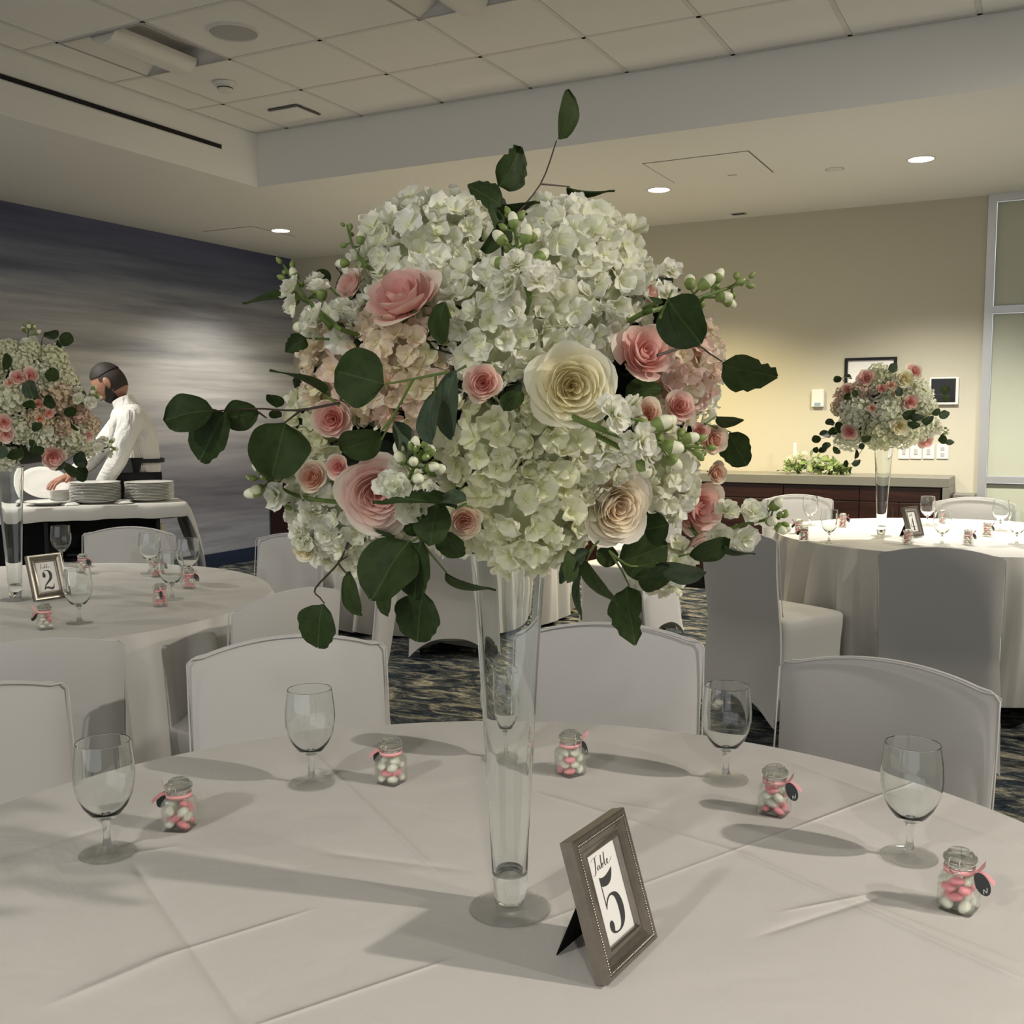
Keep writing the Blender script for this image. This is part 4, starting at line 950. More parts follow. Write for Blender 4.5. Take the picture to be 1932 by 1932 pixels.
def rose_petals(R_, n, Hh, seed=0, openness=1.0, core=.10, nu=8, nv=7, pw=1.0):
    r = random.Random(seed); out = []; ga = radians(137.5)
    for i in range(n):
        t = i / (n - 1); mb = MB()
        rt = R_ * (core + (1 - core) * t ** .92)                       # radius of the rim
        h = Hh * (.84 + .16 * sin(pi * min(1, t * 1.3)) - .26 * max(0, t - .6) / .4 * openness) * r.uniform(.95, 1.05)
        alpha = (1.2 - .35 * t) * r.uniform(.75, 1.15); phi = i * ga + r.uniform(-.4, .4); curl = (.07 + .20 * t ** 2) * openness * r.uniform(.7, 1.3)
        ph = r.uniform(0, 6); vs = []; g = []
        for j in range(nv + 1):
            v0 = j / nv
            for k in range(nu + 1):
                u = -1 + 2 * k / nu; v = v0 * (1 - .16 * u * u - .16 * abs(u) ** 5) 
                w = min(1, .35 + 1.1 * v ** .7)
                rho = rt * (.10 + .90 * sin(min(1, v * 1.12) * pi / 2) ** .75)
                lip = max(0, v - .72)
                lipc = 1 + .45 * cos(u * pi)                             # edge rolls back more at the middle
                rho += rt * curl * lip * 2.6 * lipc + R_ * .035 * u * (1 if i % 2 else -1) + R_ * .032 * sin(3 * u + ph) * v
                z = h * (v - .9 * curl * lip ** 1.3 * 1.3 * lipc) + R_ * .03 * sin(4 * u + ph * 1.7) * v ** 2
                if v0 == 1: z += r.uniform(-.008, .008) * R_; 
                a = phi + u * alpha * w
                vs.append((rho * cos(a), rho * sin(a), z)); g.append(max(0, min(1, v * (.35 + .75 * t))))
        W1 = nu + 1
        mb.add(vs, [(j * W1 + k, j * W1 + k + 1, (j + 1) * W1 + k + 1, (j + 1) * W1 + k) for j in range(nv) for k in range(nu)], None, 0, g)
        out.append(mb)
    # sepals + base
    return out
_calyx = MB().lathe([(.0001, -.10), (.10, -.09), (.17, -.02), (.30, .06)], 14)
for k in range(5):
    a = k * 2 * pi / 5
    vs, fs, g = petal_grid(.22, .62, 2, 4, .1, .1, k, .1); _calyx.add(vs, fs, Rz(a) @ T(0, .12, 0) @ Rx(.1), 0)
_calyxm = _calyx.mesh('calyx', M_STEMG)
ROSEP = {'garden': [rose_petals(1, 42, .72, s, .8, .09) for s in (3, 4)], 'classic': [rose_petals(1, 22, .95, s, .95, .10) for s in (7, 9)], 'spray': [rose_petals(1, 26, .84, s, .8, .10, 6, 6) for s in (12, 15)]}
_RM = {}
def rose(P, axis, rad, kind, mname, lab, cat='flower', grp='roses of the foreground bouquet', seed=0, name='rose', spin=None):
    r = random.Random(seed + 77); v = seed % 2; key = (kind, v, mname)
    if key not in _RM: _RM[key] = [p.mesh('petal', MATS[mname]) for p in ROSEP[kind][v]]
    M = frame(P, axis, r.uniform(0, 6) if spin is None else spin)
    t = thing(name, lab, cat, group=grp, M=M @ Sc(rad))
    for me in _RM[key]: link('petal', me, t, Rx(r.uniform(-.03, .03)))
    link('calyx', _calyxm, t)
    MB().tube([(0, 0, -.05), (0, 0, -1.2)], .07, 6).obj('stem', M_STEMG, t)
    return t
# buds
_bud = MB(); _bud.ball((0, 0, .0078), (.0046, .0046, .0070), 12, 8, None, 1)
_bud.lathe([(.0001, -.001), (.0036, .0005), (.0048, .005), (.0040, .0092), (.0030, .0105)], 12)
_budm = _bud.mesh('bud', [M_BUDG, M_BUDW])
_budg = MB(); _budg.ball((0, 0, .005), (.0036, .0036, .0056), 10, 7, None, 0).ball((0, 0, .0095), (.0016, .0016, .002), 6, 4, None, 1)
_budgm = _budg.mesh('bud', [M_BUDG, M_BUDW])
_FM['petal_stock'] = meshes_of(STOCKF, 'floret', P_STOCK)
def smooth_poly(pts, n=6):
    pts = [Vector(p) for p in pts]; out = []
    for i in range(len(pts) - 1):
        p0 = pts[max(i - 1, 0)]; p1 = pts[i]; p2 = pts[i + 1]; p3 = pts[min(i + 2, len(pts) - 1)]
        for k in range(n):
            t = k / n; out.append(.5 * ((2 * p1) + (p2 - p0) * t + (2 * p0 - 5 * p1 + 4 * p2 - p3) * t * t + (3 * p1 - p0 - 3 * p2 + p3) * t ** 3))
    out.append(pts[-1]); return out
def stock(pts, lab, nfl=8, nbud=9, flspan=(.05, .6), grp='white stock stems of the foreground bouquet', seed=0, sc=1.0, spread=.017, core=None):
    """pts: world polyline base -> tip"""
    r = random.Random(seed + 31); tl_ = (pts[-1] - pts[0]).length; path = smooth_poly(pts)
    inn_ = (core if core is not None else pts[0] + FW * .1); path = [pts[0].lerp(inn_, .45)] + path
    o = path[0]; t = thing('stock_stem', lab, 'flower', o, 0, grp); loc = [p - o for p in path]
    n = len(loc); rs = [.0027 * sc * (1 - .55 * i / (n - 1)) for i in range(n)]
    MB().tube(loc, rs, 8).obj('stem', M_STEMG, t)
    def at(s): f = s * (n - 1); i = min(int(f), n - 2); return loc[i].lerp(loc[i + 1], f - i), (loc[i + 1] - loc[i]).normalized()
    for k in range(nfl):
        s = flspan[0] + (flspan[1] - flspan[0]) * (k + .5) / max(1, nfl); p, d = at(s); a = k * 2.4 + r.uniform(-.3, .3)
        x = d.orthogonal().normalized(); y = d.cross(x); out = x * cos(a) + y * sin(a)
        q = p + out * spread * sc * r.uniform(.8, 1.2); nrm = (out * .8 + d * .5 - FW * .3)
        link('floret', _FM['petal_stock'][r.randrange(5)], t, frame(q, nrm, r.uniform(0, 6)) @ Sc(sc * r.uniform(.95, 1.25)))
    for k in range(nbud):
        e = (k + .5) / nbud; s = flspan[1] + (1.0 - flspan[1]) * e; p, d = at(min(s, .999)); a = k * 2.4
        x = d.orthogonal().normalized(); y = d.cross(x); out = x * cos(a) + y * sin(a); ln = (.012 * (1 - e) + .0035) * sc
        q = p + out * ln * 1.0 + d * ln * .5
        b = link('bud', _budm if e < .55 else _budgm, t, frame(q, out * (.9 - .5 * e) + d * .8) @ Sc(sc * (1.25 - .5 * e)))
        if e < .7: MB().tube([p, q], .0011 * sc, 5).obj('pedicel', M_STEMG, t)
    return t
# eucalyptus leaves: prototypes with unit length, in xy, growing along +y
def leaf_proto(seed, wr=.95, bite=0, tip=.05, pw_=1.0):
    r = random.Random(seed); nu, nv = 12, 12; vs = []; ph = r.uniform(0, 6); ph2 = r.uniform(0, 6)
    for j in range(nv + 1):
        v = j / nv
        half = wr * .5 * (sin(pi * v ** pw_) ** .50 if 0 < v < 1 else 0) 
        for i in range(nu + 1):
            u = -1 + 2 * i / nu; x = half * u; y = v + (.03 * sin(7 * v + ph) * u * u)
            edge = abs(u) > .7
            hx = x * (1 + .05 * sin(9 * v + ph2 + (2 if u > 0 else 0)))
            if bite and v > .55 and edge: hx *= 1 - bite * abs(sin(17 * v + ph)) * .35
            z = .10 * abs(u) * half * 2 + .07 * sin(pi * v + .4) + .025 * sin(5 * v + 3 * u + ph)
            if j == nv: y += tip
            vs.append((hx, y, z))
    W1 = nu + 1; fs = [(j * W1 + i, j * W1 + i + 1, (j + 1) * W1 + i + 1, (j + 1) * W1 + i) for j in range(nv) for i in range(nu)]
    mb = MB().add(vs, fs); mb.ball((0, 0, 0), (.012, .012, .012), 5, 4)
    return mb
LP = [leaf_proto(*q) for q in ((1, 1.0, 0, .01, .92), (2, .90, 0, .0, 1.12), (3, .98, .25, .0, 1.0), (4, .84, .6, .05, .82), (5, .60, .2, .06, .85))]
_LM = {}
def leaf_mesh(i, m):
    if (i, m.name) not in _LM: _LM[(i, m.name)] = LP[i].mesh('leaf', m)
    return _LM[(i, m.name)]
NATW = [1.02, .92, 1.0, .86, .62]
def leaf(parent, A, B, wpx_m, kind=0, m=None, tw=1, droop=None):
    """A attach point, B tip (world); wpx_m apparent width in metres; narrower than natural = turned on its long axis"""
    y = (B - A); ln = y.length; y.normalize(); c = (A + B) / 2; toc = (CAM - c).normalized()
    z = (toc - y * toc.dot(y)).normalized(); q = max(.12, min(1, wpx_m / (ln * NATW[kind]))); ang = acos(q) * tw
    M = Matrix.Rotation(ang, 4, y) ; z = M @ z; x = y.cross(z)
    loc = parent.matrix_world.inverted() @ Matrix(((x.x * ln, y.x * ln, z.x * ln, A.x), (x.y * ln, y.y * ln, z.y * ln, A.y), (x.z * ln, y.z * ln, z.z * ln, A.z), (0, 0, 0, 1)))
    if wpx_m > ln * NATW[kind]: loc = loc @ Sc(wpx_m / (ln * NATW[kind]), 1, 1)
    return link('leaf', leaf_mesh(kind, m or M_LEAF), parent, loc)
def twig(parent, pts, r=.0011, m=None):
    inv = parent.matrix_world.inverted(); p = [inv @ q for q in smooth_poly(pts, 4)]; n = len(p)
    return MB().tube(p, [r * (1.15 - .5 * i / (n - 1)) for i in range(n)], 6).obj('twig', m or M_STEMB, parent)

# ---------------------------------------------------------------- the foreground bouquet
BC = Vector((V5.x, V5.y, 1.415)) + FW * .01
BR = Vector((.275, .275, .235))
def surf(px, py, k=.9):
    """where the view ray of the spot meets the bouquet's ellipsoid (scaled k); outside it: the point beside the centre"""
    d = ray(px, py); o = CAM - BC; R_ = BR * k
    ds = Vector((d.x / R_.x, d.y / R_.y, d.z / R_.z)); os = Vector((o.x / R_.x, o.y / R_.y, o.z / R_.z))
    a, b, c = ds.dot(ds), 2 * ds.dot(os), os.dot(os) - 1; disc = b * b - 4 * a * c
    s = (-b - sqrt(disc)) / (2 * a) if disc > 0 else -b / (2 * a)
    P = CAM + d * s; q = P - BC; nrm = Vector((q.x / BR.x ** 2, q.y / BR.y ** 2, q.z / BR.z ** 2)).normalized()
    return P, nrm, s
def head_axis(nrm, P, cam=.45, tilt=(0, 0)):
    toc = (CAM - P).normalized(); return (nrm * (1 - cam) + toc * cam + RT * tilt[0] + UP * tilt[1]).normalized()
HY = [ # px, py, radius px, petal, name
 (795, 452, 132, 'petal_white', 'big white hydrangea head at the upper left of the bouquet', (0, .12), .80, 1.15),
 (1105, 470, 120, 'petal_white', 'big white hydrangea head at the upper right of the bouquet', (0, .1), .95, 1.1),
 (1155, 555, 78, 'petal_white', 'white hydrangea lobe above the right pink rose', (.15, 0), .9, 1.1),
 (948, 600, 112, 'petal_white', 'cream white hydrangea head above the big cream rose', (0, 0), .9, 1.1),
 (1075, 620, 88, 'petal_white', 'white hydrangea head touching the top of the cream rose', (0, 0), .8, 1.1),
 (745, 690, 104, 'petal_blush', 'peach and cream hydrangea head behind the largest round leaf', (0, 0), .85, .95),
 (625, 690, 78, 'petal_blush', 'pale peach hydrangea head at the left flank', (-.2, 0), .85, 1.0),
 (590, 790, 66, 'petal_green', 'greenish cream hydrangea head behind the left coral spray rose', (-.3, 0), .8, 1.0),
 (1000, 968, 138, 'petal_green', 'large lime-white hydrangea head hanging over the vase rim', (0, -.05), .95, 1.2),
 (925, 835, 88, 'petal_green', 'lime-white hydrangea head below the small pink spray rose', (0, .1), .8, 1.1),
 (1040, 850, 80, 'petal_green', 'pale hydrangea head just under the cream rose', (.1, .1), .8, 1.1),
 (1300, 700, 76, 'petal_pinkhydrangea', 'blush pink hydrangea head at the right flank', (.25, 0), .9, 1.0),
 (1330, 650, 40, 'petal_pinkhydrangea', 'small blush hydrangea lobe under the upper right dark leaf', (.3, 0), .9, .9),
 (632, 1000, 106, 'petal_white', 'white hydrangea head at the lower left edge', (-.1, -.1), .85, 1.0),
 (1245, 925, 92, 'petal_white', 'white hydrangea head right of the peach-centred rose', (.1, 0), .85, 1.0),
 (1262, 1080, 50, 'petal_white', 'white petals hanging lowest at the right of the bouquet', (.1, -.5), .8, 1.0),
 (850, 1010, 46, 'petal_white', 'small white hydrangea remnant left of the vase rim', (-.1, -.5), .8, 1.0),
 (1140, 870, 62, 'petal_white', 'white hydrangea head above the peach-centred rose', (.1, .2), .8, 1.0),
 (690, 1050, 62, 'petal_white', 'white hydrangea head low at the left above the hanging leaf', (-.1, -.4), .8, 1.0),
 (700, 600, 50, 'petal_white', 'white hydrangea lobe beneath the upper pink rose', (0, 0), .8, .9),
]
for k, (px, py, rp, mm, lab, tl, fl, fs) in enumerate(HY):
    P, nrm, s = surf(px, py, .90); rad = rp * s / FPX; P = P - nrm * rad * .45
    hydrangea(P + ray(px, py).normalized() * 0, head_axis(nrm, P, .35, tl), rad * 1.06, mm, lab, seed=k, flat_=fl, fsz=fs * .98, core='b' if mm in ('petal_blush', 'petal_pinkhydrangea') else 'w', cov=.66)
# heads on the far side, glimpsed between the others
for k, (dx, dy, dz, mm) in enumerate(((-.13, .16, .10, 'petal_white'), (.13, .17, .06, 'petal_white'), (.0, .20, -.06, 'petal_green'), (.20, .07, .0, 'petal_white'), (-.20, .08, .0, 'petal_white'), (.0, .12, .16, 'petal_white'))):
    P = BC + RT * dx + FW * dy + Vector((0, 0, dz))
    hydrangea(P, FW * (.2 + dy * 5) + RT * dx * 5 + Vector((0, 0, dz * 5)), (.085 if abs(dx) < .19 else .065), mm, 'white hydrangea head on the far side of the bouquet, %s' % ('left', 'right', 'lowest', 'outermost right', 'outermost left', 'highest')[k], seed=60 + k, n=50, core='w')
RO = [ # px, py, radius px, kind, petal, label, tilt(right, up), forward m
 (1081, 731, 82, 'garden', 'petal_cream', 'largest cream rose at the centre of the bouquet', (.02, -.03), .028, .8),
 (1172, 962, 74, 'garden', 'petal_peachcream', 'cream rose with peach heart at the lower right of centre', (.30, .02), .024, .7),
 (752, 548, 74, 'classic', 'petal_pinkrose', 'pink rose at the upper left, tilted upward', (-.15, .55), .012, .3),
 (655, 535, 34, 'classic', 'petal_palepink', 'partly hidden pink rose behind the upper left pink rose', (-.4, .2), -.02, .4),
 (1222, 662, 60, 'classic', 'petal_pinkrose', 'pink rose at the upper right beside the big dark leaf', (.15, .25), .018, .6),
 (712, 938, 78, 'garden', 'petal_palepink', 'large pale pink rose at the lower left', (.12, -.05), .022, .7),
 (1324, 962, 54, 'classic', 'petal_pinkrose', 'pink rose in side view at the lower right edge', (.25, .03), .03, .7),
 (1325, 1025, 30, 'classic', 'petal_palepink', 'pale pink petals folded below the lower right rose', (.2, -.6), .0, .3),
 (1228, 550, 26, 'classic', 'petal_pinkrose', 'sliver of pink rose beside the white bud at upper right', (.5, .2), -.03, .4),
]
for k, (px, py, rp, kd, mm, lab, tl, fwd, cm) in enumerate(RO):
    P, nrm, s = surf(px, py, 1.0); rad = rp * s / FPX; ax = head_axis(nrm, P, cm, tl)
    P = P + (CAM - P).normalized() * (fwd * .6) - ax * rad * .62
    if kd == 'classic' and k in (2, 4, 6): P = P - UP * 0 
    rose(P, ax, rad * .93, kd, mm, lab, seed=k)
SP = [
 (910, 722, 34, 'petal_spray', 'small pink spray rose left of the big cream rose', (-.1, 0)), (625, 790, 36, 'petal_spray', 'coral spray rose at the left between two large leaves', (-.1, .05)),
 (1221, 778, 29, 'petal_spraypeach', 'peach spray rose above the green stock buds', (-.1, .25)), (1284, 766, 29, 'petal_spray', 'pink spray rose right of the peach one', (.1, .2)),
 (877, 985, 30, 'petal_spraypeach', 'peach spray rose at the vase rim, lower left', (.1, -.1)), (636, 880, 22, 'petal_spray', 'tiny coral spray rosebud above the pale pink rose', (-.1, .2)),
 (587, 898, 30, 'petal_spraypeach', 'pale pink spray rosebud at the left beneath round leaf', (-.3, .3)), (1349, 830, 28, 'petal_spraypeach', 'coral spray rose at the right edge beside a dark leaf', (.5, .1)),
 (1322, 815, 18, 'petal_spray', 'pink bud tucked left of the right edge coral rose', (.2, .1)), (1355, 893, 20, 'petal_spraypeach', 'pink rosebud at the right edge above the lower pink rose', (.6, 0)),
 (1382, 842, 19, 'petal_cream', 'cream rosebud at the right rim against the beige wall', (.6, .2)), (572, 1042, 21, 'petal_cream', 'cream rosebud with green sepals low on the left', (-.5, -.4)),
]
for k, (px, py, rp, mm, lab, tl) in enumerate(SP):
    P, nrm, s = surf(px, py, 1.0); rad = rp * s / FPX; ax = head_axis(nrm, P, .82, (tl[0] * .6, tl[1])); P = P + (CAM - P).normalized() * (.035 if k in (0, 2, 4) else .018) - ax * rad * .6
    rose(P, ax, rad, 'spray', mm, lab, grp='spray roses of the foreground bouquet', seed=20 + k, name='spray_rose')
# floral foam and dark inner greenery
t = thing('floral_foam', 'dark foam ball with stems gathered at the vase mouth', 'foam', (V5.x, V5.y, 1.325)); MB().ball((0, 0, 0), (.10, .10, .085), 20, 12).obj('foam_ball', M_CORE, t)
mb = MB(); rr_ = random.Random(4)
for k in range(900):
    a, z = rr_.uniform(0, 2 * pi), rr_.uniform(-.8, 1); s = sqrt(1 - z * z); d = Vector((s * cos(a), s * sin(a), z)); q = rr_.uniform(.45, .84)
    P = Vector((d.x * BR.x, d.y * BR.y, d.z * BR.z)) * q
    vs, fs, g = petal_grid(.038, .045, 4, 5, .1, .1, k, 0, .1); mb.add(vs, fs, frame(P, d + Vector((rr_.uniform(-1, 1), rr_.uniform(-1, 1), rr_.uniform(-1, 1))), rr_.uniform(0, 6)))
o = mb.obj('filler_leaves', M_CORE); o.location = BC; tag(o, 'dense dark filler leaves deep inside the large bouquet', 'foliage', kind='stuff')
# stock stems: pixel polylines with depth
def pz(px, py, dz=0, k=1.0): P, n_, s = surf(px, py, k); return P + (CAM - P).normalized() * dz
STK = [
 (((690, 500), (668, 470), (655, 425)), 'white stock sprig poking out above the upper left hydrangea', 0, 8, (0, .25), 0, .85),
 (((625, 620), (575, 560), (535, 500)), 'green-budded stock spike at the far upper left', 0, 12, (0, .2), .0, 1.05),
 (((640, 620), (600, 585), (575, 560)), 'cluster of white stock blooms at the left shoulder', 12, 0, (.0, 1.0), .02, 1.0),
 (((1000, 560), (982, 500), (968, 405)), 'upright stock spike at the top centre with green buds', 9, 15, (.05, .5), .05, 1.05),
 (((1215, 590), (1310, 565), (1412, 530)), 'green-budded stock spike reaching out at the upper right', 2, 14, (.1, .45), .02, 1.1),
 (((1240, 570), (1250, 545), (1252, 528)), 'white double stock bloom at the upper right edge', 3, 0, (.2, 1), .0, 1.0),
 (((760, 930), (775, 895), (795, 850)), 'stock stem with lime buds beside the pale pink rose', 8, 14, (.0, .5), .06, 1.0),
 (((1110, 800), (1200, 830), (1330, 845)), 'thick green stock spike crossing under the spray roses', 4, 18, (.2, .5), .06, 1.2),
 (((1180, 850), (1210, 800), (1190, 790)), 'white stock bloom under the peach spray rose', 4, 0, (.1, 1), .06, 1.0),
 (((1330, 1020), (1400, 990), (1472, 978)), 'stock spike pointing right at the lower right edge', 7, 9, (.15, .75), .0, 1.05),
 (((660, 950), (560, 935), (490, 895)), 'stock spike with green buds at the lower left edge', 5, 10, (.3, .75), .03, 1.1),
 (((620, 1000), (585, 990), (560, 960)), 'white stock blooms fringing the lower left hydrangea', 7, 2, (.1, .9), .03, 1.0),
]
for k, (pp, lab, nf, nb, sp, dz, sc_) in enumerate(STK):
    stock([pz(x, y, dz + .004 * i) for i, (x, y) in enumerate(pp)], lab, nf, nb, sp, seed=k, sc=sc_, core=BC)
# eucalyptus branches: list of leaves (attach, tip, width px, proto, twist, pale) and twigs
EU = [
 ('dark leafy eucalyptus branch standing at the very top', .05, [((1053, 262), (1074, 168), 42, 1, 1, 0), ((1070, 352), (1155, 362), 13, 4, 1, 0)], [((960, 420), (1020, 347), (1050, 265)), ((1020, 347), (1075, 352))]),
 ('cluster of dark leaves between the two top hydrangeas', .035, [((938, 352), (984, 282), 66, 3, 1, 0), ((945, 392), (886, 350), 48, 3, 1, 0), ((930, 385), (1015, 384), 24, 4, 1, 0), ((950, 470), (925, 385), 30, 4, 1, 0), ((905, 470), (955, 415), 34, 1, 1, 0)], [((950, 500), (945, 440), (938, 352))]),
 ('long eucalyptus branch with round leaves reaching far left', .10, [((402, 775), (308, 792), 76, 1, 1, 0), ((432, 778), (375, 868), 82, 2, 1, 0), ((488, 778), (420, 790), 62, 1, 1, 0), ((522, 770), (512, 745), 32, 0, 1, 0), ((538, 797), (512, 902), 118, 0, 1, 0), ((515, 772), (525, 788), 24, 0, 1, 0)],
   [((640, 760), (560, 774), (480, 771), (400, 776)), ((565, 776), (538, 797)), ((488, 778), (503, 789))]),
 ('largest round eucalyptus leaf in front of the peach hydrangea', .07, [((727, 725), (634, 700), 116, 0, 1, 0)], [((845, 702), (780, 715), (727, 725)), ((780, 715), (740, 790), (720, 830))]),
 ('grey-green narrow leaves hanging left of the small pink rose', .07, [((822, 745), (812, 838), 42, 1, 1, 1), ((862, 700), (848, 830), 52, 1, 1, 1)], [((822, 705), (820, 745)), ((880, 690), (862, 700))]),
 ('two rounded leaves in the middle left above the stock buds', .06, [((718, 815), (642, 850), 70, 1, -1, 0), ((768, 868), (745, 795), 42, 1, 1, 1)], [((740, 790), (718, 815))]),
 ('round dark leaf at the upper right over the pink rose', .075, [((1262, 562), (1320, 648), 100, 0, 1, 0), ((1240, 575), (1228, 560), 16, 0, 1, 0)], [((1268, 548), (1262, 562)), ((1245, 600), (1268, 548))]),
 ('ragged dark leaf on a twig reaching right against the wall', .03, [((1362, 682), (1462, 712), 74, 3, 1, 0)], [((1240, 670), (1310, 652), (1340, 668), (1362, 682))]),
 ('pair of dark leaves at the right beside the coral bud', .02, [((1378, 815), (1408, 878), 62, 2, 1, 0), ((1352, 785), (1400, 796), 26, 1, 1, 0)], [((1330, 800), (1378, 815)), ((1330, 800), (1352, 785))]),
 ('twisted narrow leaf low at the far upper left', .0, [((548, 568), (462, 570), 18, 4, 1, 0), ((618, 538), (600, 510), 28, 0, 1, 0)], [((600, 560), (548, 568)), ((640, 560), (618, 538))]),
 ('small dark bitten leaf at the left shoulder', .02, [((578, 638), (540, 662), 38, 3, 1, 0)], [((620, 640), (578, 638))]),
 ('slender folded leaf crossing the greenish left hydrangea', .04, [((612, 745), (515, 698), 12, 4, 1, 0)], [((640, 765), (612, 745))]),
 ('large round leaf hanging below the lower left with a second behind', .085, [((776, 1022), (700, 1128), 112, 0, 1, 0), ((800, 1020), (780, 1130), 76, 2, 1, 0), ((735, 1095), (730, 1163), 30, 1, 1, 0)], [((795, 960), (790, 1010), (776, 1022)), ((790, 1010), (805, 1055), (797, 1090), (802, 1118))]),
 ('scalloped round leaf hanging lowest left of the vase', .08, [((801, 1116), (786, 1210), 90, 2, 1, 0)], [((797, 1090), (801, 1116))]),
 ('dark rounded leaves left of the vase mouth', .055, [((830, 948), (810, 1030), 72, 1, 1, 0), ((840, 1000), (868, 1052), 52, 2, 1, 0), ((700, 1000), (745, 1012), 22, 1, 1, 0), ((760, 1000), (800, 985), 40, 1, 1, 0)], [((790, 960), (830, 948))]),
 ('pointed leaf on a thin twig in front of the vase rim', .085, [((842, 1080), (930, 1114), 16, 4, 1, 0)], [((800, 1030), (842, 1080))]),
 ('long olive leaf below the pale pink rose', .085, [((860, 960), (712, 945), 24, 4, 1, 0), ((880, 945), (826, 945), 34, 1, 1, 1)], [((880, 950), (860, 960))]),
 ('lone green leaf dangling on a bent twig at the lower left', .05, [((612, 1138), (598, 1222), 76, 2, 1, 0), ((660, 1078), (680, 1162), 36, 1, 1, 0)], [((662, 1010), (640, 1060), (595, 1110), (604, 1128), (612, 1138)), ((638, 1060), (655, 1050)), ((638, 1062), (652, 1080), (662, 1080))]),
 ('leaf with pointed tip hanging low at the right of the vase', .06, [((1187, 1105), (1196, 1212), 68, 3, 1, 0)], [((1150, 1040), (1172, 1075), (1187, 1105))]),
 ('pair of twisted leaves right of the vase mouth', .065, [((1112, 1040), (1055, 1100), 34, 1, 1, 1), ((1070, 1040), (1072, 1100), 32, 1, -1, 0), ((1108, 1055), (1160, 1138), 30, 4, 1, 0)], [((1130, 1020), (1112, 1040)), ((1120, 1030), (1108, 1055))]),
 ('thin hanging leaf tip just right of the vase', .055, [((1097, 1085), (1095, 1165), 14, 4, 1, 1)], [((1102, 1050), (1097, 1085))]),
 ('dark broad leaves spread under the peach-centred rose', .085, [((1165, 1058), (1258, 1030), 96, 0, 1, 0), ((1165, 1058), (1125, 1040), 44, 1, 1, 0), ((1200, 1085), (1272, 1080), 50, 2, 1, 0), ((1238, 1062), (1332, 1082), 42, 1, 1, 1), ((1262, 990), (1215, 1000), 74, 1, 1, 0)], [((1150, 1040), (1190, 1068), (1240, 1062))]),
 ('dark leaf jutting right over the grey chair back', .06, [((1300, 1045), (1378, 1018), 44, 1, 1, 0), ((1368, 1030), (1422, 1046), 12, 4, 1, 0)], [((1280, 1050), (1300, 1045))]),
 ('dark leaves wedged beside the centre spray rose', .02, [((840, 570), (832, 650), 44, 1, 1, 0), ((985, 740), (950, 775), 40, 1, 1, 0), ((1175, 760), (1145, 800), 46, 1, 1, 0), ((1250, 735), (1180, 745), 40, 1, 1, 0)], [((850, 600), (840, 570))]),
]
for k, (lab, dz, lv, tws) in enumerate(EU):
    a0 = pz(*lv[0][0], dz); t = thing('eucalyptus_branch', lab, 'foliage', a0, 0, 'eucalyptus branches of the foreground bouquet')
    bpy.context.view_layer.update()
    for i, (A, B, wpx, kd, tw, pale) in enumerate(lv):
        PA = pz(*A, dz - .004 * i); s = depth(PA); PB = atd(*B, s + (.012 if (i + k) % 2 else -.008))
        leaf(t, PA, PB, wpx * s / FPX, kd, M_LEAFG if pale else M_LEAF, tw)
    for pts in tws: twig(t, [pz(x, y, dz) for x, y in pts], .0012 if k else .0010, M_STEMB if k in (0, 1, 7, 17, 2) else M_STEMG)

# ---------------------------------------------------------------- far bouquets (same kinds, seen small)
def bunch_proto(seed, n=70, sz=.16):
    mb = MB(); r = random.Random(seed); ga = pi * (3 - sqrt(5))
    for k in range(n):
        z = 1 - (k + .5) / n * 1.35; s = sqrt(max(0, 1 - z * z)); a = k * ga; d = Vector((s * cos(a), s * sin(a), z)); q = r.uniform(.86, 1.05)
        nr = d + Vector((r.uniform(-1, 1), r.uniform(-1, 1), r.uniform(-1, 1))) * .45
        floret(seed * 100 + k, sz * 1.15, True, mb, frame(Vector((d.x * q, d.y * q, d.z * q * .9)), nr, r.uniform(0, 6)))
    return mb
BP = [bunch_proto(s) for s in (1, 2)]
_core = MB().ball((0, 0, -.1), (.84, .84, .80), 14, 8)
_BM = {}
def bmesh_(i, mname):
    if (i, mname) not in _BM: _BM[(i, mname)] = BP[i].mesh('florets', MATS[mname])
    return _BM[(i, mname)]
def joined(protos, lim=None):
    mb = MB()
    for p in protos[::1][:lim]: mb.add(p.v, p.f, None, 0, p.g)
    return mb
RJ = {'rose': joined(rose_petals(1, 16, .85, 5, .9, .12, 5, 4)), 'spray': joined(rose_petals(1, 12, .85, 6, .6, .12, 4, 3))}
_corem = {k: _core.mesh('flower_core', m) for k, m in M_CORES.items()}
_RJM = {}
